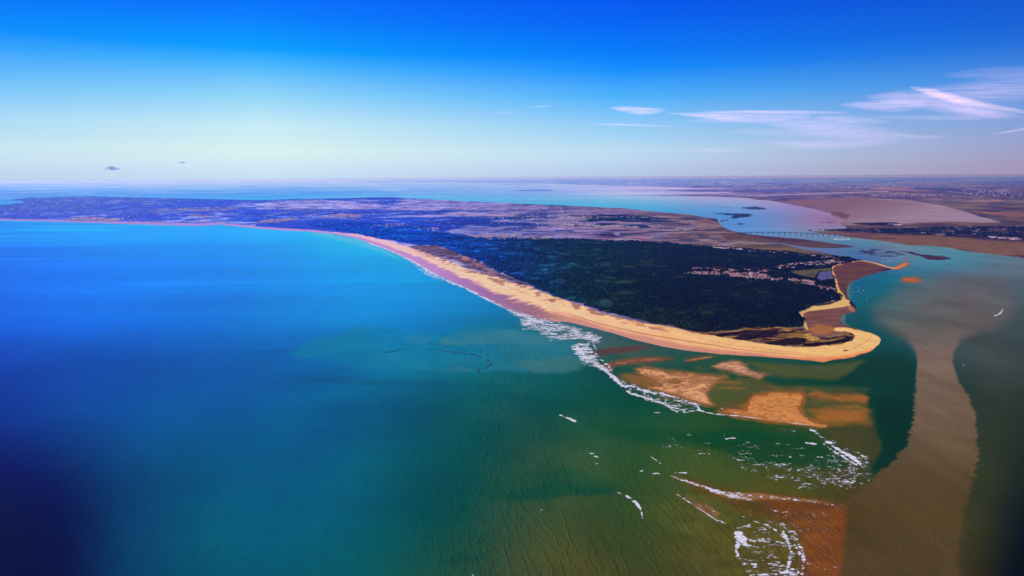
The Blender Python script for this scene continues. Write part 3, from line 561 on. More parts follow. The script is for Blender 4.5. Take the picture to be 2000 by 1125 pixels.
wood *= 1 - 0.75 * sst(0.56, 0.66, streaks(I, 420, 330, 4, 69)) * sst(1040, 800, ix) * sst(446, 425, iy)
I.blend(wood, (20, 74, 190)); 
wm = wood[..., None]; I.col = I.col * (1 - wm) + fcol * (0.74 + 0.36 * streaks(I, 300, 200, 3, 70) + 0.2 * streaks(I, 1500, 1500, 3, 71))[..., None] * wm
# pale and salty places of the marsh
I.paint(P5([(390, 510), (420, 492), (450, 510), (430, 524)]), (150, 140, 190), 1, 0.7, 1, 80)
I.paint(P5([(430, 520), (560, 530), (720, 535), (640, 548), (480, 532)]), (180, 120, 140), 1, 0.6, 1.5, 80)
I.paint(P5([(340, 550), (550, 545), (680, 566), (640, 574), (380, 566)]), (150, 140, 175), 1, 0.7, 1.5, 80)
I.paint(P5([(690, 530), (790, 524), (800, 536), (720, 548)]), (80, 90, 150), 1, 0.7, 1.5, 80)
I.paint(P5([(380, 462), (500, 470), (620, 466), (560, 474), (420, 472)]), (190, 120, 140), 1, 0.6, 1, 80)
I.paint(P5([(880, 445), (1080, 420), (1070, 440), (960, 460)]), (105, 100, 150), 2, 0.5, 1.5, 80)
# last strip of marsh before the strait, the tongue of mud, the brown fields behind the wood
I.paint([(1404, 455), (1455, 457), (1520, 464), (1565, 468), (1610, 474), (1655, 480), (1671, 482), (1640, 485), (1580, 483), (1530, 476), (1480, 473), (1420, 470)], (84, 70, 76), 1.5, 0.75, 2, 90)
I.paint([(1456, 458), (1500, 462), (1535, 465), (1575, 470), (1560, 472), (1500, 467)], (62, 48, 62), 1.2, 0.7, 1.5, 60)
I.paint([(1430, 478), (1520, 478), (1570, 488), (1640, 501), (1600, 499), (1520, 491), (1440, 484)], (98, 84, 84), 2, 0.6, 1.5, 60)
d_, s_, _ = pline(ix, iy, [(1400, 480), (1412, 476), (1430, 474.3), (1465, 473.8), (1520, 475)])
I.blend(sst(1.1, 0.3, d_) * 0.8, (140, 130, 175))
# the great wood
FM = I.mask(FOREST, 1.2, 4.0, 90, 72)
FM = np.maximum(FM, 0)
open_ = [[(1540, 530), (1580, 527), (1622, 523.5), (1624, 531), (1600, 532), (1592, 545), (1570, 542), (1552, 537)], [(1592, 546), (1600, 531.5), (1626, 530), (1630, 547), (1604, 550)]]
VILL = [[(1352, 522), (1400, 520), (1425, 524), (1440, 529), (1430, 533), (1380, 528), (1350, 527)], [(1340, 533), (1400, 532), (1425, 532), (1423, 539), (1380, 538), (1335, 536)],
        [(1420, 536), (1470, 533), (1500, 538), (1512, 545), (1490, 547), (1450, 544), (1424, 541)], [(1452, 523), (1500, 522), (1510, 527), (1495, 533), (1455, 529)],
        [(1540, 547), (1560, 546), (1590, 552), (1590, 559), (1560, 556), (1542, 551)], [(1505, 545), (1530, 545), (1528, 549), (1508, 548)]]
for p in VILL: I.paint(p, (58, 50, 62), 2, 0.75, 2, 60)
I.paint([(1335, 534), (1500, 534), (1520, 540), (1420, 541), (1340, 538)], (66, 66, 82), 2, 0.6, 2, 60)
fc2 = fcol * (0.75 + 0.5 * streaks(I, 60, 60, 3, 73))[..., None]
FV = FM.copy()
for p in VILL: FV *= 1 - 0.85 * I.mask(p, 1.5, 2, 60, 74)
for p in open_: FV *= 1 - I.mask(p, 1.0, 0.5, 60, 74)
I.col += (fc2 - I.col) * FV[..., None]
I.paint(open_[0], (84, 84, 62), 1, 0.95, 1, 40); I.paint(open_[1], (84, 84, 138), 0.8, 0.95)
I.paint([(1572, 536), (1590, 532), (1596, 540), (1580, 540)], (58, 66, 48), 1, 0.7, 1, 40)
for q in ([(1614, 530), (1617, 548)], [(1624, 531), (1627, 546)]):
    d_, _, _ = pline(ix, iy, q); I.blend(sst(1.0, 0.3, d_) * 0.8, (50, 50, 60))
d_, _, _ = pline(ix, iy, [(1549, 574), (1553, 567), (1557, 561)]); I.blend(sst(1.6, 0.6, d_) * 0.8, (112, 106, 100))
# mud inside the harbour bight and the inner bay
mud = streaks(I, 90, 30, 4, 76)
hb = I.mask([(1632, 519), (1650, 514), (1682, 509), (1712, 515), (1745, 525), (1724, 531), (1680, 544), (1662, 553), (1656, 560), (1655, 585), (1640, 578), (1632, 560), (1630, 545), (1626, 530)], 1)
I.blend(hb, (92, 66, 66)); I.col *= (1 + hb * (mud - 0.5) * 0.8)[..., None]
I.paint([(1640, 553), (1652, 552), (1655, 575), (1645, 580), (1638, 570)], (88, 58, 52), 2, 0.6, 2, 20)
I.paint([(1738, 524), (1748, 519), (1760, 515), (1780, 508), (1780, 518), (1762, 527), (1744, 528)], (192, 112, 72), 1, 0.95)
I.paint([(1722, 525), (1746, 524.5), (1744, 527.5), (1722, 532)], (48, 36, 42), 1, 0.8, 1, 20)
bay = I.mask([(1560, 612), (1575, 607), (1600, 604), (1650, 599), (1670, 606), (1670, 612), (1650, 614), (1640, 620), (1640, 628), (1650, 636), (1668, 642), (1635, 642), (1628, 646), (1640, 652), (1600, 661), (1585, 656), (1577, 647), (1574, 640), (1572, 628), (1566, 617)], 1.2)
I.blend(bay, (108, 74, 82)); I.col *= (1 + bay * (mud - 0.5) * 0.5)[..., None]
I.paint([(1578, 641), (1600, 634), (1620, 637), (1638, 643), (1628, 648), (1612, 655), (1590, 653)], (158, 100, 72), 4, 0.85, 3, 30)
# beach from the far curve to the point
wl = [c for c in COAST if c[1] > 440][4:]
wl = [(540, 449), (600, 452), (650, 457), (700, 467), (740, 481), (780, 499), (820, 518), (860, 539), (900, 558), (945, 581), (990, 603), (1030, 618), (1075, 628), (1110, 629), (1149, 638), (1197, 651), (1240, 664), (1295, 677), (1344, 685), (1409, 692), (1490, 697), (1555, 701.5), (1607, 707.5), (1640, 702), (1669, 697), (1701, 686)]
BP = [(600, 449), (650, 453)] + DUNE_LINE + [(1640, 674), (1664, 668), (1670, 656), (1660, 649), (1634, 647), (1627, 643.5), (1634, 640.5), (1660, 641), (1700, 650), (1716, 657), (1721, 663), (1717, 672)] + wl[::-1]
bm_ = I.mask(BP, 0.8, 2.4, 45, 80)
dw, sw_, _ = pline(ix, iy, wl); dd, _, _ = pline(ix, iy, [(600, 449), (650, 453)] + DUNE_LINE + [(1640, 674), (1664, 668), (1690, 662)])
tt = dw / (dw + dd + 1e-6)
sand = gradx(I, [(600, (200, 160, 200)), (740, (226, 178, 190)), (850, (238, 190, 172)), (950, (240, 194, 160)), (1100, (232, 186, 146)), (1300, (228, 178, 128)), (1500, (228, 176, 118)), (1700, (238, 180, 118))])
wet = gradx(I, [(600, (140, 150, 215)), (740, (164, 140, 196)), (850, (162, 130, 186)), (950, (134, 106, 156)), (1050, (136, 106, 120)), (1110, (180, 136, 120)), (1300, (178, 134, 118)), (1500, (180, 128, 104)), (1700, (208, 136, 84))])
wob = 0.16 * (fbm(sw_ / 30, dw / 40, 3, 81) - 0.5)
cusp = sst(770, 830, ix) * sst(1085, 1050, ix) * (0.55 * (fbm((sw_ - dw * 1.75) / 5.5, dw / 90, 2, 82) - 0.5) + 0.45 * (fbm((sw_ - dw * 1.75) / 2.6, dw / 50, 2, 182) - 0.5)) * sst(0.85, 0.55, tt) * (0.15 + 1.1 * fbm(sw_ / 34, dw * 0, 2, 183))
edge = np.interp(ix, [600, 760, 820, 950, 1040, 1080, 1120, 1300, 1500, 1620, 1721], [0.52, 0.48, 0.48, 0.44, 0.40, 0.34, 0.30, 0.30, 0.22, 0.2, 0.12])
fe_ = np.where((ix > 780) & (ix < 1075), 0.09, 0.14)
wetm = sst(edge + fe_, edge - fe_, tt + wob + cusp)
bc = sand * (0.93 + 0.14 * streaks(I, 30, 30, 3, 83))[..., None]
bc = bc + (wet - bc) * wetm[..., None]
# runnels lying along the beach
rn = sst(0.045, 0.01, np.abs(tt - (0.40 + 0.05 * np.sin(sw_ / 60) + 0.04 * fbm(sw_ / 40, dw * 0, 2, 84)))) * sst(1060, 1160, ix) * sst(1620, 1500, ix)
rn = np.maximum(rn, 0.7 * sst(0.03, 0.005, np.abs(tt - (0.62 + 0.06 * np.sin(sw_ / 110 + 1)))) * sst(1350, 1430, ix) * sst(1600, 1530, ix))
bc = bc + (np.array([150, 104, 82]) - bc) * (rn * 0.8)[..., None]
# scrub creeping over the back of the beach
sb = sst(0.50, 0.60, streaks(I, 55, 75, 5, 85) + 0.35 * (tt - 0.85)) * sst(0.66, 0.80, tt) * sst(780, 840, ix) * sst(1330, 1280, ix)
bc = bc + (np.array([108, 86, 88]) - bc) * (sb * 0.7)[..., None]
I.col += (bc - I.col) * bm_[..., None]
I.paint([(1645, 686), (1650, 683.5), (1658, 685), (1652, 686.5)], (60, 48, 34), 0.8, 0.8)
I.paint([(1600, 706), (1560, 700), (1590, 696), (1625, 697), (1640, 700)], (190, 120, 88), 3, 0.6, 2, 20)
d_, _, _ = pline(ix, iy, [(1702, 656), (1697, 664), (1685, 672), (1668, 680)]); I.blend(sst(1.6, 0.4, d_) * 0.5, (150, 108, 62))
# heath between beach and wood
heath = (104, 80, 110)
for p in ([(800, 482), (858, 478), (884, 490), (900, 498), (925, 507), (905, 514), (880, 508), (850, 499), (815, 489)], [(895, 508), (915, 502), (940, 513), (975, 533), (1000, 543), (1040, 560), (1010, 556), (975, 542), (940, 532), (910, 520)]):
    I.paint(p, heath, 2.5, 1.0, 5, 60, mul=np.clip(0.1 + 1.3 * streaks(I, 90, 60, 4, 186), 0, 1))
    I.paint(p, (42, 52, 84), 2, 0.8, 4, 60, mul=sst(0.52, 0.60, streaks(I, 70, 50, 4, 187)))
I.paint([(920, 510), (936, 514), (975, 536), (960, 534), (935, 522)], (158, 118, 124), 1.5, 0.7, 2.5, 30, mul=sst(0.35, 0.6, streaks(I, 60, 40, 3, 188)))
I.paint([(900, 504), (908, 499), (918, 507), (906, 509)], (190, 130, 130), 1, 0.7, 1, 30)
# far narrow beach
FB = [(-900, 411), (0, 426.8), (120, 429.5), (210, 431), (300, 434), (380, 436), (430, 434), (480, 440), (540, 445), (600, 448.5), (650, 453), (650, 458), (600, 453), (540, 450), (480, 446), (430, 441), (380, 443), (300, 441), (200, 437), (100, 434), (0, 431), (-900, 420)]
I.paint(FB, (166, 138, 204), 0.9, 0.9, 1.0, 200)
I.paint([(1190, 619), (1260, 633), (1310, 640), (1350, 650), (1420, 658), (1440, 662), (1360, 654), (1300, 645), (1240, 634)], (214, 168, 118), 1, 0.5, 1.5, 20)
# dunes of the point
DV = [(1340, 648), (1400, 650), (1430, 646.5), (1455, 641.5), (1490, 639.5), (1530, 641), (1560, 642.5), (1573, 644), (1577, 650), (1590, 658), (1620, 661), (1650, 653), (1664, 651), (1667, 659), (1660, 667), (1640, 673), (1600, 677.5), (1565, 678.5), (1540, 676.5), (1490, 671), (1440, 664), (1395, 657), (1353, 651)]
dv = I.mask(DV, 0.8, 2.0, 25, 86)
dn = streaks(I, 60, 28, 4, 87)
dcol = np.array([132, 98, 70]) + (np.array([62, 46, 34]) - np.array([132, 98, 70])) * sst(0.42, 0.58, dn)[..., None]
I.col += (dcol - I.col) * dv[..., None]
GROVE = [[(1566, 678.5), (1572, 672), (1600, 671), (1630, 667), (1656, 660), (1663, 662), (1655, 669), (1620, 674), (1590, 678)], [(1492, 672), (1512, 668), (1530, 664), (1552, 661), (1572, 662), (1575, 668), (1560, 673), (1530, 675)],
         [(1430, 663), (1450, 655), (1480, 650), (1515, 647), (1528, 651), (1505, 658), (1460, 665)], [(1388, 655), (1430, 650), (1470, 646), (1478, 649), (1440, 655), (1405, 659)]]
for p, a in zip(GROVE, (0.95, 0.9, 0.6, 0.6)): I.paint(p, (30, 26, 18), 1.2, a, 2.5, 25)
I.paint([(1570, 655), (1578, 650), (1588, 657), (1604, 661), (1600, 665), (1580, 667), (1572, 661)], (196, 152, 90), 1.5, 0.8, 1.5, 20)
d_, _, _ = pline(ix, iy, [(1350, 652), (1400, 650), (1440, 648), (1462, 641), (1500, 639.5), (1545, 642.5)]); I.blend(sst(1.3, 0.4, d_) * 0.7, (168, 130, 98))
d_, _, _ = pline(ix, iy, [(1545, 647), (1525, 646), (1519, 650), (1523, 655)]); I.blend(sst(1.1, 0.3, d_) * 0.8, (190, 150, 105))
# bright rims
rim = [[(1559, 613), (1564, 606), (1580, 602), (1584, 597), (1600, 598.5), (1622, 595), (1640, 588), (1648, 583), (1658, 586), (1664, 592), (1661, 597), (1640, 601), (1610, 604.5), (1580, 608), (1568, 613), (1573, 625), (1577, 640), (1579, 646), (1574, 644), (1570, 638), (1570, 623)],
       [(1630, 545), (1634, 545), (1636, 556), (1640, 566), (1648, 576), (1652, 584), (1642, 582), (1632, 568)]]
for p in rim: I.paint(p, (224, 174, 118), 1, 0.92, 1, 20)
d_, _, _ = pline(ix, iy, [(1632, 556), (1630, 540), (1624, 526), (1632, 518), (1655, 513), (1682, 508.5), (1704, 512), (1726, 519), (1746, 524.5)])
I.blend(sst(2.0, 0.9, d_) * 0.95, (224, 158, 116))
I.paint([(1662, 586), (1668, 592), (1674, 602), (1671, 605), (1664, 598), (1658, 592)], (30, 30, 24), 1, 0.95)
I.paint([(1655, 597), (1668, 600), (1671, 607), (1664, 609), (1656, 602)], (176, 126, 100), 1, 0.6)
dist_m = isl * I.d / F
Zi = np.clip(dist_m * 0.035, -3, 3.0)
Zi = Zi + FV * 3.0 * sst(0, 60, dist_m) + dv * 9 * np.maximum(dn - 0.35, 0) * sst(0, 40, dist_m)
Zi = Zi + bm_ * sst(0.7, 1.0, tt) * 5.0 * streaks(I, 60, 40, 3, 88) * sst(30, 80, dist_m)
Zi = np.where(bay > 0.5, np.minimum(Zi, 1.0), Zi)
LG = 1.0
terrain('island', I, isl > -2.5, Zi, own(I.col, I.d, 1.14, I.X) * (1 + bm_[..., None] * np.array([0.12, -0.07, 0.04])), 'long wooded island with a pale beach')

# mainland beyond the strait
MX = frange((580, 1080, 1.6), (1080, 2040, 1.35), (2040, 2900, 9))
MV = frange((4.45, 20, 0.35), (20, 60, 0.5), (60, 130, 0.75), (130, 200, 1.5))
mx, my = grid(MX, MV)
M = Field(mx, my)
mn = psd(mx + 1.6 * (fbm(M.X / 400, M.Y / 400, 3, 90) - 0.5), my + 1.0 * (fbm(M.X / 500, M.Y / 500, 3, 91) - 0.5) * sst(10, 60, my - hor(mx)), MAIN)
vv = my - hor(mx)
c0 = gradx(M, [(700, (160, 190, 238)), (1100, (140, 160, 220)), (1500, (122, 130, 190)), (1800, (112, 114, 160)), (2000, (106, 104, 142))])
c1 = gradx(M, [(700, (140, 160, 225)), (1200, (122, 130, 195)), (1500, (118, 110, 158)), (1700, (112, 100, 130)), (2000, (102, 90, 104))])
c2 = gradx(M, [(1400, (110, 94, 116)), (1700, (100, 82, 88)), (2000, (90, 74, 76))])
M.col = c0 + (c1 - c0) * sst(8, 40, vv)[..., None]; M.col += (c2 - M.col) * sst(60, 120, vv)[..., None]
q1 = fbm(M.X / 2600, M.Y / 4200, 5, 92); q2 = cells(M, 900, 420, 0.2, 93); q3 = fbm(M.X / 500, M.Y / 900, 4, 94)
M.col *= (0.42 + 0.62 * q1 + 0.5 * fbm(M.X / 420, M.Y / 700, 4, 89))[..., None]
q2 = 0.55 * q2 + 0.45 * cells(M, 330, 900, 0.7, 88)
M.col += ((q2 - 0.5) * 52)[..., None] * np.array([1, 0.7, 0.35])
dk = sst(0.52, 0.64, q3) * sst(200, 10, vv) * 0.55
M.col += (M.col * np.array([0.42, 0.5, 0.72]) - M.col) * dk[..., None]
M.paint([(1755, 373), (1790, 366.5), (1850, 367), (1930, 374), (1990, 378), (2060, 384), (2000, 388), (1900, 380), (1830, 376)], (62, 68, 118), 1.5, 0.7, 2, 900)
M.paint([(1300, 371), (1345, 370.5), (1450, 371), (1560, 368.5), (1600, 371), (1540, 376), (1460, 375), (1360, 373.5)], (88, 92, 165), 1, 0.8, 1.2, 900)
M.paint([(1640, 382), (1700, 379.5), (1800, 381), (1860, 383), (1850, 388), (1780, 388.5), (1700, 385)], (74, 68, 108), 1.3, 0.6, 2, 500)
M.paint([(1500, 383), (1560, 382), (1600, 382.5), (1560, 385), (1500, 385)], (72, 76, 140), 1, 0.7, 1, 500)
M.paint([(1700, 368), (1740, 366.5), (1790, 370), (1840, 373.5), (1800, 374), (1740, 371.5), (1700, 371)], (168, 118, 140), 1, 0.6, 1, 500)
M.paint([(1900, 413), (1960, 415), (2000, 418), (2000, 422), (1930, 419)], (168, 112, 84), 1.5, 0.6, 2, 200)
M.paint([(1930, 389), (1955, 389), (1960, 393), (1935, 393)], (160, 108, 110), 1, 0.5, 1, 200)
M.paint([(1915, 415), (1945, 422), (1980, 432), (1960, 436), (1930, 428)], (74, 76, 70), 2, 0.7, 2, 200)
FLAT = [(1460, 388), (1525, 394), (1560, 389.5), (1640, 388), (1720, 388.5), (1780, 394), (1815, 399), (1850, 405), (1880, 412), (1910, 422), (1945, 431), (1957, 435), (1900, 435), (1850, 433), (1800, 434.5), (1750, 437), (1700, 436), (1660, 441), (1640, 437), (1650, 430), (1628, 424), (1620, 414), (1585, 405), (1550, 398), (1500, 391)]
fm = M.mask(FLAT, 0.8, 0.8, 200, 95)
fc = np.array([118, 96, 122]) + (np.array([140, 122, 152]) - np.array([118, 96, 122])) * np.clip((mx - 1600) / 220 + (my - 415) / 60, 0, 1)[..., None]
fc = fc * (0.9 + 0.2 * fbm(M.X / 700, M.Y / 260, 4, 96))[..., None]
M.col += (fc - M.col) * fm[..., None]
M.paint([(1620, 414), (1640, 414), (1660, 420), (1655, 428), (1640, 424)], (92, 66, 96), 2, 0.7, 2, 100)
d_, _, _ = pline(mx, my, [(1460, 382.5), (1520, 380.5), (1580, 378.5), (1640, 376.8), (1712, 374.2), (1735, 374.5)]); M.blend(sst(1.3, 0.5, d_) * 0.85, (158, 146, 200))
d_, _, _ = pline(mx, my, [(1850, 374), (1885, 377.5), (1895, 379)]); M.blend(sst(1.0, 0.3, d_) * 0.6, (160, 150, 190))
d_, _, _ = pline(mx, my, [(1700, 388), (1770, 392.5), (1815, 398.5), (1850, 405)]); M.blend(sst(1.0, 0.3, d_) * 0.6, (170, 152, 180))
SUB = [(1612, 449.6), (1650, 447.5), (1700, 447), (1760, 447), (1820, 444), (1900, 443), (1960, 442), (2100, 444), (2300, 450), (2300, 476), (2100, 474), (2000, 470), (1930, 466.5), (1850, 461), (1780, 458), (1700, 455), (1640, 451.5)]
sm = M.mask(SUB, 1.2, 3, 120, 97) * sst(0.40, 0.56, fbm(M.X / 110, M.Y / 170, 4, 98) + 0.08)
M.blend(sm * 0.85, (46, 36, 52))
M.paint([(1665, 437.5), (1700, 436), (1745, 435), (1760, 438), (1740, 440.5), (1700, 440)], (52, 38, 62), 1, 0.75, 1.5, 80)
M.paint([(1860, 456), (1900, 452), (1960, 455), (1940, 461), (1880, 460)], (88, 76, 56), 2, 0.5, 2, 80)
low = M.mask([(1590, 452), (1640, 455), (1700, 458), (1780, 461), (1850, 464), (1930, 470), (2100, 480), (2400, 520), (2300, 530), (2000, 505), (1900, 493), (1857, 485), (1775, 480), (1690, 468), (1620, 458)], 2, 2, 150, 99)
M.col += (np.array([110, 84, 90]) * (0.85 + 0.3 * fbm(M.X / 120, M.Y / 60, 4, 100))[..., None] - M.col) * (low * 0.9)[..., None]
for p in ([(1870, 487), (1885, 488), (1895, 491), (1880, 491)], [(1962, 499), (1985, 499.5), (1985, 502), (1970, 501)], [(1985, 497), (2005, 500), (2005, 505), (1992, 502)]): M.paint(p, (60, 42, 50), 1, 0.8, 1, 30)
dm = mn * M.d / F
Zm = np.clip(dm * 0.03, -3, 3)
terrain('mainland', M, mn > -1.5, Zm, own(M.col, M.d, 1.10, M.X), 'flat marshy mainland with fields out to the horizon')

def patch(name, outline, color, dark, label, fe, ripple, hgt=1.2, thr=(0.40, 0.62), rs=(40, 14), stp=0.7, warp=4.6, kind='structure', cut=None, ws=40):
    P = np.asarray(outline, float)
    x0, y0 = P.min(0) - 4; x1, y1 = P.max(0) + 4
    h0 = float(hor(P[:, 0].mean()))
    xs = np.arange(x0, x1, stp); vs = np.arange(max(y0 - h0, 4.5), y1 - h0, stp * 0.8)
    a, b_ = np.meshgrid(xs, vs); b_ = b_ + h0
    f = Field(a, b_)
    sd = psd(a, b_, outline) + warp * 2 * (fbm(f.X / ws, f.Y / ws, 4, 111) - 0.5)
    if cut is not None: sd = np.minimum(sd, cut(f))
    if name == 'mud_islet': sd = sd - 1.5 * sst(0.46, 0.62, fbm(f.X / (ws * 1.2), f.Y / (ws * 2.2), 4, 119))
    _c, _s = math.cos(0.5), math.sin(0.5); _u, _v = f.X * _c + f.Y * _s, -f.X * _s + f.Y * _c
    _w = 1.6 * (fbm(f.X / 90, f.Y / 90, 3, 113) - 0.5)
    r = 0.45 * fbm(_u / rs[0] + _w, _v / rs[1] + 2 * _w, 4, 112) + 0.30 * fbm(_u / 11 + 3 * _w, _v / 16, 3, 114) + 0.25 * fbm(f.X / 150, f.Y / 110, 3, 115)
    f.col[:] = color
    f.blend(sst(thr[0], thr[1], r) * ripple, dark)
    f.blend(sst(7.0, 0.0, sd + 3 * (r - 0.5)) * 0.75 * (name == 'sandbank'), np.asarray(dark, float) * 0.95)
    f.blend(sst(2.2, 0.2, sd) * 0.55, np.asarray(dark, float))
    dmm = sd * f.d / F
    z = np.clip(dmm * 0.03, -1, hgt) + sst(0, 20, dmm) * (1 - sst(thr[0], thr[1], r)) * hgt * 0.9 * (ripple > 0)
    k = sd > -1.0
    k = (k[1:, :-1] | k[1:, 1:] | k[:-1, 1:] | k[:-1, :-1])
    vl = sst(-0.8, 2.6, sd) if name == 'sandbank' else np.ones(sd.shape)
    me = mesh_grid(name, f.X, f.Y, (np.maximum(z, 0.0) + 0.05 if name == 'sandbank' else z + 0.02), k, {'col': own(f.col, f.d, 1.08, f.X), 'veil': vl}, [LANDSOFT])
    return link(name, me, kind, label)
# sandbanks standing out of the water
patch('sandbank', P2([(895, 355), (960, 331), (1050, 322), (1095, 345), (1125, 376), (1180, 390), (1232, 402), (1215, 412), (1180, 430), (1130, 420), (1050, 396), (960, 376)]), (198, 148, 122), (140, 98, 80), 'pale rippled sandbank off the tip of the beach', 1, 0.8)
patch('sandbank', P2([(440, 370), (500, 362), (640, 384), (760, 394), (880, 408), (968, 416), (930, 445), (892, 478), (858, 520), (880, 562), (905, 590), (850, 590), (780, 566), (700, 530), (600, 512), (510, 488), (505, 470), (600, 470), (540, 440), (470, 410)]), (208, 150, 110), (142, 96, 72), 'broad orange sandbank cut by dark channels behind the surf', 1, 0.85, 1.6, (0.42, 0.58), (70, 22),
      cut=lambda f: 14.0 * (0.80 - np.exp(-(((f.px - 1318) / 20) ** 2 + ((f.py - 745) / 7) ** 2)) * 1.0) + 6 * (fbm(f.X / 60, f.Y / 40, 3, 120) - 0.45))
patch('sandbank', P2([(920, 622), (1010, 614), (1100, 618), (1115, 560), (1140, 530), (1250, 515), (1440, 512), (1446, 560), (1425, 610), (1445, 652), (1520, 690), (1590, 710), (1560, 722), (1480, 718), (1200, 682), (1010, 650)]), (196, 128, 80), (142, 88, 52), 'long orange sandbank with a thin white edge of surf', 1, 0.6, 1.2, (0.45, 0.62), (26, 12),
      cut=lambda f: 6.0 + 14 * (fbm(f.X / 70, f.Y / 50, 3, 121) - 0.36) + 8 * sst(798, 806, f.py))
patch('sandbank', P2([(745, 322), (780, 305), (880, 292), (912, 300), (860, 312), (770, 323)]), (188, 130, 98), (140, 98, 78), 'small thin sandbar near the beach', 1, 0.5)
patch('sandbank', P2([(250, 350), (330, 325), (450, 306), (600, 300), (640, 308), (560, 325), (450, 334), (330, 350)]), (158, 104, 82), (120, 80, 68), 'narrow curved brown sandbar beside the surf', 1, 0.7, 0.6)
patch('sandbank', [(1760, 547), (1764, 541.5), (1785, 541), (1800, 548), (1793, 552), (1768, 551.5)], (176, 104, 72), (150, 90, 66), 'little orange bank alone in the river mouth', 1, 0.4, 0.6, warp=0.4)
patch('mud_islet', [(1755, 489.5), (1770, 490.5), (1795, 494.5), (1820, 498), (1840, 499), (1855, 502), (1858, 506), (1845, 508), (1820, 508), (1808, 505), (1795, 500.5), (1775, 495)], (84, 62, 64), (44, 36, 44), 'long dark mud islet in the strait', 1, 0.8, 1.0, warp=1.3)
patch('mud_islet', [(1392, 415.3), (1425, 416.5), (1462, 417), (1475, 420), (1460, 424), (1435, 427.5), (1424, 425), (1432, 421.5), (1400, 418)], (52, 66, 118), (40, 50, 100), 'dark branching mud islet before the bridge', 1, 0.7, 0.8, warp=1.6, ws=70)
patch('mud_islet', [(1445, 405), (1475, 402.8), (1495, 406), (1500, 409.5), (1465, 409.8), (1450, 407)], (72, 84, 138), (48, 58, 112), 'dark speckled mud islet far out in the strait', 1, 0.8, 0.8, warp=1.3)
patch('mud_islet', [(1403, 433), (1410, 430), (1426, 427.5), (1422, 431.5), (1408, 434)], (84, 74, 118), (60, 56, 96), 'small mud spur against the marsh', 1, 0.7, 0.8, warp=0.6)
patch('mud_islet', [(1436, 437), (1448, 434.5), (1456, 437), (1450, 440), (1440, 439)], (60, 90, 160), (50, 76, 145), 'tiny mud patch before the bridge', 1, 0.7, 0.5, warp=1.3)
patch('mud_islet', [(1380, 403), (1420, 404), (1445, 406.5), (1415, 406), (1382, 404.2)], (98, 110, 178), (84, 96, 160), 'thin mud bar far up the strait', 1, 0.7, 0.5, warp=0.5)
patch('mud_islet', [(1598, 433.6), (1632, 433.2), (1634, 435.2), (1605, 435.2)], (92, 72, 108), (80, 62, 96), 'thin mud bar beside the mainland flats', 1, 0.7, 0.5, warp=0.5)
patch('far_islet', AIX, (108, 148, 222), (84, 124, 212), 'low blue islet in the far roadstead', 1, 0.7, 12, warp=0.3, ws=800, rs=(900, 400))

# ------------------------------------------------------------------ trees
def crown_mesh(name, seed, mat):
    bm = bmesh.new(); bmesh.ops.create_icosphere(bm, subdivisions=1, radius=1.0)
    r = random.Random(seed)
    for v_ in bm.verts:
        v_.co *= 0.8 + 0.4 * r.random(); v_.co.z = v_.co.z * 0.75 + 0.9
    me = bpy.data.meshes.new(name); bm.to_mesh(me); bm.free(); me.materials.append(mat); return me
lm, ln, lb = new_mat('leaves')
ia = N('ShaderNodeAttribute', ln); ia.attribute_type = 'INSTANCER'; ia.attribute_name = 'tint'
L(ln, ia.outputs['Color'], lb.inputs['Base Color']); lb.inputs['Roughness'].default_value = 0.9; lb.inputs['Specular IOR Level'].default_value = 0.05
CROWN = crown_mesh('crown', 3, lm)
def scatter(name, label, X, Y, Z, size, tint):
    """a wood: one crown per point"""
    me = bpy.data.meshes.new(name)
    me.vertices.add(len(X)); me.vertices.foreach_set('co', np.stack([X, Y, Z], -1).astype(np.float32).ravel())
    me.update()
    a = me.attributes.new('tint', 'FLOAT_COLOR', 'POINT'); c = np.ones((len(X), 4), np.float32); c[:, :3] = tint; a.data.foreach_set('color', c.ravel())
    a = me.attributes.new('size', 'FLOAT', 'POINT'); a.data.foreach_set('value', size.astype(np.float32))
    o = link(name, me, 'stuff', label)
    cr = bpy.data.objects.new(name + '_crown', CROWN)
    g = bpy.data.node_groups.new(name, 'GeometryNodeTree')
    g.interface.new_socket('Geometry', in_out='INPUT', socket_type='NodeSocketGeometry')
    g.interface.new_socket('Geometry', in_out='OUTPUT', socket_type='NodeSocketGeometry')
    gi = g.nodes.new('NodeGroupInput'); go = g.nodes.new('NodeGroupOutput')
    ip = g.nodes.new('GeometryNodeInstanceOnPoints'); oi = g.nodes.new('GeometryNodeObjectInfo'); oi.inputs[0].default_value = cr
    oi.inputs['As Instance'].default_value = True
    na = g.nodes.new('GeometryNodeInputNamedAttribute'); na.data_type = 'FLOAT'; na.inputs[0].default_value = 'size'
    rv = g.nodes.new('FunctionNodeRandomValue'); rv.data_type = 'FLOAT_VECTOR'; rv.inputs[0].default_value = (0, 0, 0); rv.inputs[1].default_value = (0, 0, 6.28)
    g.links.new(gi.outputs[0], ip.inputs['Points']); g.links.new(oi.outputs['Geometry'], ip.inputs['Instance'])
    g.links.new(na.outputs[0], ip.inputs['Scale']); g.links.new(rv.outputs[0], ip.inputs['Rotation']); g.links.new(ip.outputs[0], go.inputs[0])
    md = o.modifiers.new('wood', 'NODES'); md.node_group = g
    return o
def world_poly(p):
    P = np.asarray(p, float); return np.stack(ground(P[:, 0], P[:, 1]), -1)
def project(X, Y, Z):
    d = np.stack([X, Y, Z - H], -1) @ RW
    t = -F / d[..., 2]
    return 1000 + d[..., 0] * t, 562.5 - d[..., 1] * t
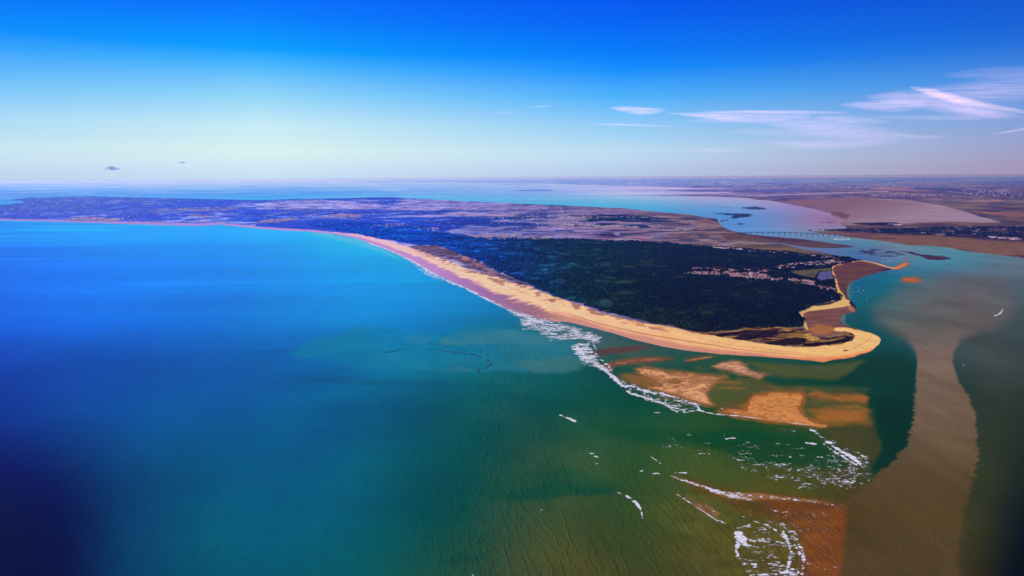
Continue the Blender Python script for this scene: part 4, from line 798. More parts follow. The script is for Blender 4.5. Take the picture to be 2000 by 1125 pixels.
def pts_in(poly, n, seed):
    wp = world_poly(poly); lo, hi = wp.min(0), wp.max(0)
    r = np.random.default_rng(seed)
    X = r.uniform(lo[0], hi[0], n); Y = r.uniform(lo[1], hi[1], n)
    px_, py_ = project(X, Y, np.zeros(n))
    return X, Y, px_, py_
def tcol(px_, py_, X, Y, seed, gain):
    c = np.stack([np.interp(px_, [0, 400, 800, 950, 1100, 1250, 1400, 1700], k) for k in ((20, 22, 20, 20, 22, 25, 25, 24), (78, 88, 84, 76, 66, 58, 48, 38), (190, 200, 180, 150, 112, 80, 56, 34))], -1)  # crowns carry bluish distance haze in their colour towards the left
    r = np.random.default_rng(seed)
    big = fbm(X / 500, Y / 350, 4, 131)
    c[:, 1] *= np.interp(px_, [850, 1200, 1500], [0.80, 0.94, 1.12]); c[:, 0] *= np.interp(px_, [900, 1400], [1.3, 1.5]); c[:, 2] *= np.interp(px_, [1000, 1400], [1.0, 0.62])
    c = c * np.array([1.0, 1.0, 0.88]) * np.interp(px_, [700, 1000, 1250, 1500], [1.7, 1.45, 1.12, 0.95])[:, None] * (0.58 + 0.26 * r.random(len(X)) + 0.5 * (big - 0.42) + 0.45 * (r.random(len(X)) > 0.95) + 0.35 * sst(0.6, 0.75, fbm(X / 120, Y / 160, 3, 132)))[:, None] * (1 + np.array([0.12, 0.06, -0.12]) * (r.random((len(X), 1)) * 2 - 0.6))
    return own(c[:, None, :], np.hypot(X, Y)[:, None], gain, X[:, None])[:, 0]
# clusters: outline, how many, scale, label, group
CL = [(VILL[4], 110, 1.0, 'small house with a red tiled roof in the village below the pond', 'houses below the pond'),
      ([(1590, 559), (1610, 562), (1632, 563), (1632, 567), (1610, 569), (1592, 563)], 26, 1.0, 'small house scattered among the trees just inside the harbour beach', 'houses inside the harbour beach'),
      (VILL[2], 170, 1.0, 'small house with a red tiled roof on the near side of the main village', 'houses on the near side of the main village'),
      (VILL[5], 14, 1.0, 'small house in the last row between the two villages', 'houses between the villages'),
      (VILL[3], 110, 1.0, 'small house in the back rows of the main village, towards the pond', 'houses in the back rows of the main village'), (VILL[0], 130, 1.0, 'small house in the far left end of the main village, deep in the wood', 'houses at the far left end of the main village'), (VILL[1], 90, 1.0, 'small house along the pale street at the left of the main village', 'houses along the pale street'),
      ([(1510, 524), (1530, 517), (1560, 514), (1600, 511), (1660, 506), (1676, 509), (1640, 515), (1600, 520), (1560, 523), (1520, 527)], 330, 1.0, 'house', ''),
      ([(1545, 496), (1600, 500), (1650, 505), (1640, 508), (1590, 504), (1545, 499)], 90, 1.0, 'house', ''),
      ([(1352, 480), (1400, 484), (1450, 487), (1450, 490), (1400, 489), (1365, 484)], 260, 1.1, 'house', ''),
      ([(1460, 490), (1540, 494), (1540, 497), (1460, 492)], 40, 1.1, 'house', ''),
      (P8([(1350, 425), (1500, 425), (1800, 430), (1980, 450), (1800, 465), (1500, 465), (1400, 450)]), 420, 1.5, 'house', ''),
      (P8([(1080, 380), (1190, 390), (1180, 412), (1120, 410)]), 90, 1.6, 'house', ''), (P8([(750, 370), (1000, 350), (1100, 360), (1100, 385), (850, 382)]), 200, 1.6, 'house', ''),
      (P8([(310, 300), (420, 296), (560, 295), (700, 300), (690, 318), (450, 318)]), 330, 1.9, 'house', ''), (P8([(600, 262), (760, 252), (760, 264), (640, 268)]), 90, 1.9, 'house', ''), (P8([(840, 265), (920, 262), (1280, 262), (1280, 272), (900, 275)]), 80, 1.8, 'house', ''),
      (P8([(0, 350), (300, 320), (300, 326), (160, 350), (0, 362)]), 110, 1.9, 'house', ''), (P8([(1500, 320), (1700, 290), (2000, 300), (2150, 330), (2100, 380), (1900, 370), (1600, 345)]), 420, 1.6, 'house', ''),
      (P5([(0, 350), (150, 340), (300, 365), (560, 370), (740, 380), (650, 400), (400, 388), (0, 415)]), 420, 1.5, 'house', ''), (P5([(0, 440), (160, 432), (420, 440), (600, 455), (600, 466), (400, 460), (0, 468)]), 420, 1.4, 'house', ''),
      (P5([(640, 440), (980, 470), (1010, 482), (900, 484), (700, 462)]), 90, 1.3, 'house', ''), (P5([(400, 545), (560, 540), (640, 572), (480, 570)]), 50, 1.2, 'house', ''),
      (P7([(380, 455), (620, 450), (800, 458), (900, 475), (700, 475), (400, 472)]), 420, 2.0, 'house', ''), (P7([(950, 400), (1250, 385), (1550, 380), (1600, 395), (1450, 412), (1000, 415)]), 520, 2.1, 'house', ''),
      (P7([(1230, 430), (1380, 435), (1370, 452), (1240, 445)]), 110, 1.9, 'house', ''), (P7([(1560, 490), (1700, 465), (1900, 455), (1980, 455), (1800, 480), (1600, 495)]), 170, 1.9, 'house', ''), (P7([(1800, 400), (2100, 380), (2100, 400), (1900, 412)]), 100, 2, 'house', ''),
      (P7([(0, 385), (900, 340), (1150, 350), (900, 420), (300, 440), (0, 440)]), 420, 2.0, 'house', ''), (P7([(-600, 395), (0, 385), (0, 450), (-600, 440)]), 150, 2.0, 'house', ''),
      (P8([(2000, 200), (900, 200), (500, 215), (700, 235), (1400, 230), (2000, 235)]), 150, 2.0, 'house', ''),
      (P7([(-300, 370), (0, 350), (600, 318), (1400, 335), (2000, 330), (2000, 500), (1500, 480), (900, 470), (300, 450), (-300, 440)]), 900, 1.9, 'house', ''), (P8([(0, 250), (900, 240), (2000, 240), (2000, 440), (1400, 440), (900, 400), (300, 360), (0, 360)]), 700, 1.7, 'house', ''),
      (SUB, 420, 0.9, 'house', ''), ([(1930, 462), (1990, 466), (1990, 470), (1930, 466)], 80, 1.5, 'house', ''), ([(1700, 437), (1760, 438.5), (1760, 441), (1700, 440)], 50, 1.5, 'house', ''),
      ([(1700, 379), (1760, 377), (1850, 381), (1850, 386), (1700, 384)], 110, 3.0, 'house', ''), ([(1400, 370), (1480, 368), (1540, 366), (1540, 371), (1400, 374)], 90, 3.5, 'house', ''), ([(1880, 368), (2000, 374), (2000, 388), (1880, 380)], 160, 3.0, 'house', ''),
      ([(1560, 360), (1700, 360), (1900, 362), (1900, 368), (1560, 366)], 120, 4.0, 'house', '')]
ind = []; far_ = []
for p, n, s0, lab, grp in CL:
    wp = world_poly(p); lo, hi = wp.min(0), wp.max(0)
    got = 0; r = np.random.default_rng(int(abs(p[0][0]) * 7 + n))
    for _ in range(60):
        X = r.uniform(lo[0], hi[0], n * 4); Y = r.uniform(lo[1], hi[1], n * 4)
        a, b_ = project(X, Y, np.zeros(len(X)))
        ok = psd(a, b_, p) > 0
        ok &= (fbm(X / 90, Y / 90, 2, 141) > 0.40) if n < 200 and s0 < 1.3 else (fbm(X / 330, Y / 520, 3, 142) > 0.47)
        for x_, y_ in zip(X[ok], Y[ok]):
            if got >= n: break
            (ind if grp else far_).append((x_, y_, s0, r.random(), r.random(), lab, grp)); got += 1
        if got >= n: break
# nearest houses first; keep them apart
ind.sort(key=lambda t: math.hypot(t[0], t[1]))
kept = []
for t in ind:
    if len(kept) < 295 and all((t[0] - q[0]) ** 2 + (t[1] - q[1]) ** 2 > 210 for q in kept): kept.append(t)
_hc = []
for t in kept + far_:
    dn0 = math.hypot(t[0], t[1])
    for q_ in (0, 9, 18, 28): _hc.append((int((t[0] * (1 - q_ / dn0)) // 13) * 100003 + int((t[1] * (1 - q_ / dn0)) // 13)))
HCELL = np.unique(np.array(_hc, np.int64))
X, Y, px_, py_ = pts_in(FOREST, 640000, 5)
sdw = psd(px_, py_, FOREST) + 8 * (fbm(X / 90, Y / 90, 4, 72) - 0.5)
k = sdw > -0.3
for p in VILL:
    k &= ~((psd(px_, py_, p) > 0) & (rng.random(len(X)) < 0.8))
for p in open_: k &= psd(px_, py_, p) < 0.5
# rides and clearings in the wood
gl = fbm(X / 90, Y / 200, 3, 133)
k &= ~((gl > 0.66) & (rng.random(len(X)) < 0.7))
dd_ = np.hypot(X, Y)
k &= rng.random(len(X)) < np.interp(dd_, [4500, 9000, 14000, 22000], [1, 0.8, 0.35, 0.2]) * sst(560, 900, px_)
ck = (X // 13).astype(np.int64) * 100003 + (Y // 13).astype(np.int64)
k &= ~np.isin(ck, HCELL)
X, Y, px_, py_, dd_ = X[k], Y[k], px_[k], py_[k], dd_[k]
NT = len(X)
size = (5.0 + 3.5 * rng.random(NT)) * np.interp(dd_, [4500, 9000, 14000, 22000], [1, 1.15, 1.6, 2.0])
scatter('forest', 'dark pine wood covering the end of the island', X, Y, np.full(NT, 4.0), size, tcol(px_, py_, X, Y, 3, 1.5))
print('forest trees', NT)
# scrub on the dunes of the point and by the beach
XX, YY, SS, CC = [], [], [], []
for p, n, thr in [(DV, 9000, 0.5)] + [(g_, 5000, 0.0) for g_ in GROVE]:
    X, Y, px_, py_ = pts_in(p, n, 11)
    k = (psd(px_, py_, p) > 0) & (fbm(X / 60, Y / 28, 4, 87) > thr)
    X, Y = X[k], Y[k]; XX.append(X); YY.append(Y); SS.append(1.6 + 1.6 * rng.random(len(X)))
    c = np.array([[44, 38, 24]]) * (0.7 + 0.6 * rng.random((len(X), 1))); CC.append(own(c[:, None, :], np.hypot(X, Y)[:, None], 1.2, X[:, None])[:, 0])
X, Y = np.concatenate(XX), np.concatenate(YY)
scatter('dune_scrub', 'dark low scrub on the dunes of the sandy point', X, Y, np.full(len(X), 2.5), np.concatenate(SS), np.concatenate(CC))
# trees between the houses of the mainland and of the far villages
XX, YY, SS, CC = [], [], [], []
for p, n, s0, cc in [(SUB, 60000, 7, (40, 32, 46)), ([(1665, 437.5), (1700, 436), (1745, 435), (1760, 438), (1740, 440.5), (1700, 440)], 6000, 8, (44, 34, 58)), ([(1130, 425), (1300, 420), (1500, 440), (1280, 448), (1140, 446)], 0, 8, (40, 60, 120)),
                     ([(1141, 421), (1180, 420), (1220, 421), (1280, 425), (1270, 432), (1150, 433)], 8000, 9, (34, 44, 96)), ([(1590, 449.5), (1640, 449), (1700, 450), (1700, 453), (1620, 451)], 3000, 7, (50, 36, 56))]:
    if not n: continue
    X, Y, px_, py_ = pts_in(p, n, 17)
    k = (psd(px_, py_, p) > 0) & (fbm(X / 110, Y / 170, 4, 98) > 0.47)
    X, Y = X[k], Y[k]; XX.append(X); YY.append(Y); SS.append(s0 * (0.7 + 0.7 * rng.random(len(X))))
    c = np.array([cc]) * (0.6 + 0.7 * rng.random((len(X), 1))); CC.append(own(c[:, None, :], np.hypot(X, Y)[:, None], 1.3, X[:, None])[:, 0])
X, Y = np.concatenate(XX), np.concatenate(YY)
scatter('garden_trees', 'dark trees growing between the far houses', X, Y, np.full(len(X), 1.5), np.concatenate(SS), np.concatenate(CC))

# ------------------------------------------------------------------ houses
WALL = mat_plain('house_wall', (0.90, 0.84, 0.78), 0.8, 0.1, 0.05)
ROOF = mat_plain('roof_tile', (0.60, 0.27, 0.20), 0.8, 0.2, 0.05)
GREY = mat_plain('grey_roof', (0.62, 0.62, 0.66), 0.6, 0.1, 0.05)
def house_geo(w, l, h, rh, ov=0.5):
    x, y = l / 2, w / 2
    v = [(-x, -y, 0), (x, -y, 0), (x, y, 0), (-x, y, 0), (-x, -y, h), (x, -y, h), (x, y, h), (-x, y, h), (-x, 0, h + rh - 0.15), (x, 0, h + rh - 0.15)]
    f = [(0, 1, 5, 4), (1, 2, 6, 5), (2, 3, 7, 6), (3, 0, 4, 7), (4, 8, 7), (5, 6, 9)]
    X_, Y_ = x + ov, y + ov; lo = h - ov * rh / y
    rv_ = [(-X_, -Y_, lo), (X_, -Y_, lo), (X_, 0, h + rh), (-X_, 0, h + rh), (X_, Y_, lo), (-X_, Y_, lo), (-X_, -Y_, lo - .3), (X_, -Y_, lo - .3), (X_, Y_, lo - .3), (-X_, Y_, lo - .3)]
    rf = [(0, 1, 2, 3), (3, 2, 4, 5), (6, 7, 1, 0), (5, 4, 8, 9), (1, 7, 8, 4, 2), (0, 3, 5, 9, 6)]
    return v, f, rv_, rf
protos = []
for i_, (w, l, h, rh) in enumerate([(9, 14, 4.5, 2.6), (10, 17, 6, 3), (8, 11, 4, 2.4)]):
    v, f, rv_, rf = house_geo(w, l, h, rh)
    a = bpy.data.meshes.new('house'); a.from_pydata(v, [], f); a.materials.append(WALL)
    b_ = bpy.data.meshes.new('roof'); b_.from_pydata(rv_, [], rf); b_.materials.append(ROOF)
    protos.append((a, b_))
def gz(x_, y_): return 3.0
for x_, y_, s0, r1_, r2_, lab, grp in kept:
    a, b_ = protos[int(r1_ * 2.999)]
    o = bpy.data.objects.new('house', a); COL.objects.link(o); c_ = bpy.data.objects.new('roof', b_); COL.objects.link(c_); c_.parent = o
    o.location = (x_, y_, 3.0); o.rotation_euler = (0, 0, (0.3 if r2_ < 0.6 else 1.87) + 0.4 * (r2_ - 0.5)); s = 1.15 + 0.4 * r1_
    o.scale = (s, s, s * 1.25); o['label'] = lab; o['category'] = 'house'; o['group'] = grp
print('houses', len(kept), 'far', len(far_))
V, Q, MI = [], [], []
hv, hf, hrv, hrf = house_geo(9, 15, 5.5, 2.6)
base = np.array(hv + hrv[:6]); 
fq = [tuple(f) if len(f) == 4 else (f[0], f[1], f[2], f[2]) for f in hf] + [tuple(i + 10 for i in f) for f in hrf[:2]]
tri = []
for f in fq:
    tri.append((f[0], f[1], f[2])); 
    if f[3] != f[2]: tri.append((f[0], f[2], f[3]))
ntw = sum(2 if len(f) == 4 else 1 for f in hf); tri = np.array(tri)
for n_i, (x_, y_, s0, r1_, r2_, _, _) in enumerate(far_):
    an = (0.3 if r2_ < 0.6 else 1.87) + 0.4 * (r2_ - 0.5); c, s = math.cos(an), math.sin(an)
    sc = s0 * (0.8 + 0.5 * r1_); b_ = base * [sc, sc, sc]
    if r1_ > 0.965: b_ = b_ * [2.4, 1.6, 1.0]
    V.append(np.stack([b_[:, 0] * c - b_[:, 1] * s + x_, b_[:, 0] * s + b_[:, 1] * c + y_, b_[:, 2] + 3.0], -1)); Q.append(tri + n_i * len(base))
    MI += [0] * ntw + [(2 if r1_ > 0.90 else 1)] * (len(tri) - ntw)
link('distant_houses', raw_mesh('distant_houses', np.concatenate(V), np.concatenate(Q), [WALL, ROOF, GREY], MI), 'stuff', 'countless small pale houses of the far villages')
# long low buildings at the neck of the beach
for (x_, y_), ln_, an, lab in [((1628, 581.5), 42, 0.1, 'long low white building on the left at the beach neck'), ((1636, 580.5), 30, 0.3, 'pale flat building in the middle at the beach neck'), ((1642, 579), 24, 0.9, 'short pale building nearest the sand at the beach neck'), ((1626, 588.3), 34, 0.25, 'long narrow building between the wood and the inner beach')]:
    v, f, rv_, rf = house_geo(11, ln_, 5, 2, 0.6)
    a = bpy.data.meshes.new('beach_building'); a.from_pydata(v, [], f); a.materials.append(WALL)
    b_ = bpy.data.meshes.new('roof'); b_.from_pydata(rv_, [], rf); b_.materials.append(GREY)
    gx_, gy_ = ground(x_, y_, 3.5)
    o = link('beach_building', a, None, lab, 'building', None, None, (float(gx_), float(gy_), 3.2)); o.rotation_euler = (0, 0, an)
    link('roof', b_, parent=o)
for (x_, y_), ln_, lab in [((1892, 443.2), 90, 'long white shed standing alone behind the mainland town'), ((1804, 455.5), 70, 'wide white shed at the left of the mainland town'), ((1842, 458), 55, 'short white shed near the middle of the mainland town'), ((1905, 457.5), 60, 'pale grey shed at the right of the mainland town')]:
    v, f, rv_, rf = house_geo(30, ln_, 9, 3, 0.6)
    a = bpy.data.meshes.new('warehouse'); a.from_pydata(v, [], f); a.materials.append(WALL)
    b_ = bpy.data.meshes.new('roof'); b_.from_pydata(rv_, [], rf); b_.materials.append(GREY)
    gx_, gy_ = ground(x_, y_, 3.5)
    o = link('warehouse', a, None, lab, 'warehouse', None, None, (float(gx_), float(gy_), 3.2))
    link('roof', b_, parent=o)

# ------------------------------------------------------------------ bridge
CONC = mat_plain('bridge_concrete', (0.05, 0.055, 0.07), 0.8, 0.1, 0.02)
g0 = np.array(ground(1446.0, 456.0)); g1 = np.array(ground(1700.0, 465.5)); gm = np.array(ground(1750.0, 467.2))
bl = bpy.data.objects.new('viaduct', None); COL.objects.link(bl); bl.location = (g0[0], g0[1], 0)
bl['label'] = 'long low road viaduct on thin piers across the strait'; bl['category'] = 'bridge'
dv_ = g1 - g0; LB = float(np.hypot(*dv_)); ang = math.atan2(dv_[1], dv_[0]); bl.rotation_euler = (0, 0, ang)
def dz(s): return 10 + 40 * math.sin(math.pi * min(max(s / LB, 0), 1)) ** 0.6
def bxm(bm, x0, x1, y0, y1, z0, z1):
    vs = [bm.verts.new(p) for p in ((x0, y0, z0), (x1, y0, z0), (x1, y1, z0), (x0, y1, z0), (x0, y0, z1), (x1, y0, z1), (x1, y1, z1), (x0, y1, z1))]
    for f in ((0, 3, 2, 1), (4, 5, 6, 7), (0, 1, 5, 4), (1, 2, 6, 5), (2, 3, 7, 6), (3, 0, 4, 7)): bm.faces.new([vs[i] for i in f])
bm = bmesh.new(); ns = 60; rows_ = []
for i_ in range(ns + 1):
    s = -60 + (LB + 420) * i_ / ns; z = dz(s)
    rows_.append([bm.verts.new((s, y, z + h)) for y, h in ((-7, 0), (7, 0), (7, -1.8), (3, -6), (-3, -6), (-7, -1.8))])
for a, b_ in zip(rows_[:-1], rows_[1:]):
    for k in range(6): bm.faces.new((a[k], b_[k], b_[(k + 1) % 6], a[(k + 1) % 6]))
me = bpy.data.meshes.new('deck'); bm.to_mesh(me); bm.free(); me.materials.append(CONC); link('deck', me, parent=bl)
for sd0 in (-1, 1):
    bm = bmesh.new(); rr = []
    for i_ in range(ns + 1):
        s = -60 + (LB + 420) * i_ / ns; z = dz(s) + 0.02
        rr.append([bm.verts.new((s, sd0 * 6.8 + y, z + h)) for y, h in ((-0.15, 0), (0.15, 0), (0.15, 1.1), (-0.15, 1.1))])
    for a, b_ in zip(rr[:-1], rr[1:]):
        for k in range(4): bm.faces.new((a[k], b_[k], b_[(k + 1) % 4], a[(k + 1) % 4]))
    me = bpy.data.meshes.new('parapet'); bm.to_mesh(me); bm.free(); me.materials.append(CONC); link('parapet', me, parent=bl)
pxs = [1446 + 10.8 * i_ for i_ in range(28)]
for i_, x_ in enumerate(pxs):
    q = np.array(ground(float(x_), float(456.0 + (x_ - 1446) * 9.5 / 254)))
    s = float(np.dot(q - g0, dv_) / LB); z = dz(s) - 5.9
    bm = bmesh.new(); bxm(bm, -4.4, 4.4, -5, 5, -2, z - 2); bxm(bm, -4.2, 4.2, -6, 6, z - 1.98, z + 0.3)
    bxm(bm, -6, 6, -8, 8, -2.5, 1.4)
    me = bpy.data.meshes.new('pier'); bm.to_mesh(me); bm.free(); me.materials.append(CONC)
    link('pier', me, parent=bl, loc=(s, 0, 0))
ROAD = mat_plain('causeway_road', (0.05, 0.055, 0.08), 0.8, 0.1, 0.02)
def ribbon(name, pts, w, z, mat, kind, label, cat=None, thick=1.5):
    P = np.asarray(pts, float); g = np.stack(ground(P[:, 0], P[:, 1]), -1)
    t = np.gradient(g, axis=0); t /= np.linalg.norm(t, axis=1)[:, None]; nn = np.stack([-t[:, 1], t[:, 0]], -1)
    w = np.broadcast_to(np.asarray(w, float), (len(g),))[:, None] / 2
    a = g + nn * w; b_ = g - nn * w; V = []
    for i_ in range(len(g)): V += [(*a[i_], z), (*b_[i_], z), (*b_[i_], z - thick), (*a[i_], z - thick)]
    Q = []
    for i_ in range(len(g) - 1):
        for k in range(4): Q.append((i_ * 4 + k, i_ * 4 + 4 + k, i_ * 4 + 4 + (k + 1) % 4, i_ * 4 + (k + 1) % 4))
    Q.append((0, 1, 2, 3)); e = (len(g) - 1) * 4; Q.append((e + 3, e + 2, e + 1, e))
    return link(name, raw_mesh(name, V, Q, [mat]), kind, label, cat)
ribbon('causeway', [(1330, 452.0), (1360, 451.6), (1400, 452.6), (1430, 453.6), (1446, 454.3)], 22, 8.0, ROAD, 'structure', 'dark causeway road leading to the viaduct')
ribbon('tide_road', [(1583, 451.6), (1605, 452.0), (1640, 452.6), (1665, 452.8)], 14, 1.8, ROAD, 'structure', 'low road running out to the sea fort')

# ------------------------------------------------------------------ forts
STONE = mat_plain('fort_stone', (0.12, 0.10, 0.12), 0.9, 0.15, 0.02)
def lathe(bm, prof, n=20, sx=1, sy=1, cx_=0, cy_=0):
    rs = []
    for r_, z in prof: rs.append([bm.verts.new((cx_ + sx * r_ * math.cos(2 * math.pi * k / n), cy_ + sy * r_ * math.sin(2 * math.pi * k / n), z)) for k in range(n)])
    for a, b_ in zip(rs[:-1], rs[1:]):
        for k in range(n): bm.faces.new((a[k], a[(k + 1) % n], b_[(k + 1) % n], b_[k]))
    bm.faces.new(rs[-1])
def fort(px_, py_, rx, h, th, tr, lab):
    x_, y_ = ground(px_, py_)
    e = bpy.data.objects.new('sea_fort', None); COL.objects.link(e); e.location = (float(x_), float(y_), 0); e['label'] = lab; e['category'] = 'fort'
    bm = bmesh.new(); lathe(bm, [(1.25 * rx, -2), (1.2 * rx, 2), (rx, 2.1), (rx * .97, h), (rx * .9, h), (rx * .9, h - 2)], 20, 1, 0.6)
    me = bpy.data.meshes.new('rampart'); bm.to_mesh(me); bm.free(); me.materials.append(STONE); link('rampart', me, parent=e)
    bm = bmesh.new(); lathe(bm, [(tr, h - 2), (tr, th), (tr * 1.15, th + .5), (tr * 1.15, th + 2), (tr * .5, th + 5), (0.4, th + 6)], 12, 1, 1, rx * .35)
    me = bpy.data.meshes.new('tower'); bm.to_mesh(me); bm.free(); me.materials.append(STONE); link('tower', me, parent=e)
fort(1581.5, 451.0, 30, 10, 26, 8, 'small dark sea fort with a tower beyond the viaduct')
fort(870.5, 379.4, 34, 36, 60, 12, 'tiny oval fort alone in the far roadstead')

# ------------------------------------------------------------------ boats
WHITE = mat_plain('boat_white', (0.85, 0.86, 0.88), 0.4, 0.03, 0.5)
DARK = mat_plain('boat_glass', (0.05, 0.07, 0.10), 0.3, 0.1, 0.5)
def hull_mesh(lx, wy):
    st_ = [(-1, 0.75), (-0.5, 0.95), (0, 1.0), (0.5, 0.75), (0.8, 0.4), (1.0, 0.03)]
    bm = bmesh.new(); rs = []
    for s, w_ in st_:
        z1 = 1.3 + 0.7 * max(s, 0) ** 2
        rs.append([bm.verts.new(p) for p in ((s * lx / 2, -w_ * wy / 2, z1), (s * lx / 2 * .95, -w_ * wy / 3, -0.3), (s * lx / 2 * .95, w_ * wy / 3, -0.3), (s * lx / 2, w_ * wy / 2, z1))])
    for a, b_ in zip(rs[:-1], rs[1:]):
        for k in range(4): bm.faces.new((a[k], b_[k], b_[(k + 1) % 4], a[(k + 1) % 4]))
    bm.faces.new(rs[0]); bm.faces.new(rs[-1][::-1])
    me = bpy.data.meshes.new('hull'); bm.to_mesh(me); bm.free(); me.materials.append(WHITE); return me
def cabin_mesh(lx, wy):
    bm = bmesh.new(); bxm(bm, -lx * .25, lx * .12, -wy * .3, wy * .3, 1.2, 3.0); bxm(bm, -lx * .27, lx * .1, -wy * .33, wy * .33, 3.0, 3.25)
    me = bpy.data.meshes.new('cabin'); bm.to_mesh(me); bm.free(); me.materials.append(WHITE); return me
HM, CM = hull_mesh(13, 4.5), cabin_mesh(13, 4.5)
def boat(px_, py_, rot, s, lab, grp=None):
    x_, y_ = ground(px_, py_)
    o = link('motor_boat', HM, None, lab, 'boat', grp, None, (float(x_), float(y_), 0)); o.rotation_euler = (0, 0, rot); o.scale = (s, s, s)
    link('cabin', CM, parent=o); return o
for i_, (a, b_) in enumerate([(1666, 563.2), (1675, 561.2), (1677.3, 566.2), (1686.8, 567.6), (1666, 569.8), (1674.8, 569.8), (1681.8, 573)]):
    boat(a, b_, 1.2 + 0.2 * i_, 1.1, 'small white boat moored in the blue bight off the mud', 'boats moored off the mud')
boat(1693.8, 584.6, 0.3, 1.2, 'single white boat at the edge of the brown plume')
r = random.Random(4)
for i_ in range(40):
    boat(1731 + r.gauss(0, 8), 512 + r.gauss(0, 3.6) * 0.9 - 0.5, 1.0 + r.random() * 0.5, 1.0, 'tiny white boat at anchor behind the sandy spit', 'boats anchored behind the spit')
boat(1882, 714, 0.2, 0.8, 'small white boat on the brown plume')
boat(1845, 714.4, 0.2, 0.6, 'very small boat left of the white one on the plume')
boat(1058, 996.6, 0.1, 0.55, 'small white boat on the green open water')
boat(1944.5, 617, -2.4, 0.9, 'white boat leading a curved wake in the river mouth')
boat(1996, 519.5, -1.2, 1.2, 'white boat at the right edge near the flats')
boat(924, 1124, 0.1, 0.5, 'white boat low in the green water')

# ------------------------------------------------------------------ surf and wakes
fmat, fn, fb = new_mat('foam')
fb.inputs['Base Color'].default_value = (0.93, 0.90, 0.84, 1); fb.inputs['Roughness'].default_value = 0.7; fb.inputs['Specular IOR Level'].default_value = 0.1
_fa = N('ShaderNodeAttribute', fn); _fa.attribute_name = 'veil'
_fs = stretched(fn, 0.2, 7, 5, 1.0, 4, 0.65)
_fo = mth(fn, 'MULTIPLY', _fa.outputs['Fac'], mth(fn, 'ADD', mth(fn, 'MULTIPLY', mth(fn, 'SUBTRACT', _fs, 0.30), 3.0, clamp=True), 0.25), clamp=True)
L(fn, _fo, fb.inputs['Alpha'])
def foam(name, label, parts, stp=0.5, seed=0):
    VV, QQ, AA, off = [], [], [], 0
    for kind, pts, wd, dens, sx, sy in parts:
        P = np.asarray(pts, float); pad = wd + 2 if kind == 'line' else 3
        x0, y0 = P.min(0) - pad; x1, y1 = P.max(0) + pad; h0 = float(hor(P[:, 0].mean()))
        a, v_ = np.meshgrid(np.arange(x0, x1, stp), np.arange(y0 - h0, y1 - h0, stp)); b_ = v_ + h0
        X, Y = ground(a, b_)
        n_1 = fbm(X / sx, Y / sy, 4, 150 + seed); n_2 = fbm(X / (sx * 4), Y / (sy * 4), 2, 160 + seed)
        if kind == 'line':
            d_, s_, _ = pline(a + 3 * (fbm(X / 60, Y / 60, 2, 170 + seed) - 0.5) * min(wd, 4) / 2, b_, pts)
            m_ = np.clip(1 - d_ / wd, 0, 1) ** 0.7 * dens
        else:
            m_ = sst(0, 8, psd(a, b_, pts) + 6 * (n_2 - 0.5)) * dens
        n_ = 0.65 * n_1 + 0.35 * n_2
        thr = 0.84 - 0.54 * m_
        vl = sst(-0.08, 0.10, n_ - thr) * sst(0.0, 0.10, m_)
        k = np.maximum(np.maximum(vl[:-1, :-1], vl[1:, 1:]), np.maximum(vl[1:, :-1], vl[:-1, 1:])) > 0.02
        idx = np.arange(a.size).reshape(a.shape)
        q = np.stack([idx[1:, :-1], idx[1:, 1:], idx[:-1, 1:], idx[:-1, :-1]], -1)[k]
        if not len(q): continue
        u, inv = np.unique(q.ravel(), return_inverse=True)
        z = 0.35 + 0.5 * n_1.ravel()[u]
        VV.append(np.stack([X.ravel()[u], Y.ravel()[u], z], -1)); QQ.append(inv.reshape(-1, 4) + off); off += len(u); AA.append(vl.ravel()[u])
    me = raw_mesh(name, np.concatenate(VV), np.concatenate(QQ), [fmat]); at = me.attributes.new('veil', 'FLOAT', 'POINT'); at.data.foreach_set('value', np.concatenate(AA).astype(np.float32)); print(name, len(me.polygons))
    return link(name, me, 'stuff', label)
BL = [(720, 475), (760, 488.5), (800, 507), (830, 524), (858, 540.5), (880, 551.5), (900, 559), (945, 582), (990, 604.5), (1035, 622), (1060, 632)]
foam('beach_surf', 'white line of surf along the long beach', [
    ('line', BL, 2.2, 0.95, 30, 30), ('line', [(560, 451), (640, 457), (700, 468), (740, 482)], 1.1, 0.5, 60, 40),
    ('line', [(790, 503), (815, 518), (835, 530), (862, 545), (885, 553)], 5.5, 0.72, 22, 26), ('line', [(805, 516), (840, 539), (870, 549)], 3, 0.6, 22, 26),
    ('line', [(905, 559), (945, 580), (990, 602), (1030, 616), (1075, 636)], 1.6, 0.8, 22, 30), ('line', [(960, 584), (1000, 602), (1040, 614), (1075, 622), (1100, 634)], 1.6, 0.6, 22, 20),
    ('line', [(1000, 610), (1030, 627), (1050, 640)], 6, 0.66, 18, 11), ('area', [(1000, 606), (1050, 614), (1100, 628), (1150, 643), (1176, 658), (1172, 672), (1150, 670), (1110, 664), (1070, 668), (1045, 652), (1016, 638)], 0, 0.56, 20, 10), ('area', [(1090, 632), (1150, 642), (1180, 655), (1176, 676), (1140, 668)], 0, 0.45, 14, 8),
    ('line', [(1068, 667), (1100, 662), (1140, 660), (1170, 662)], 3.5, 0.66, 30, 12), ('line', [(1020, 643), (1034, 644)], 2.5, 0.75, 30, 12), ('line', [(1050, 618), (1090, 640), (1130, 655)], 3, 0.5, 26, 16)])
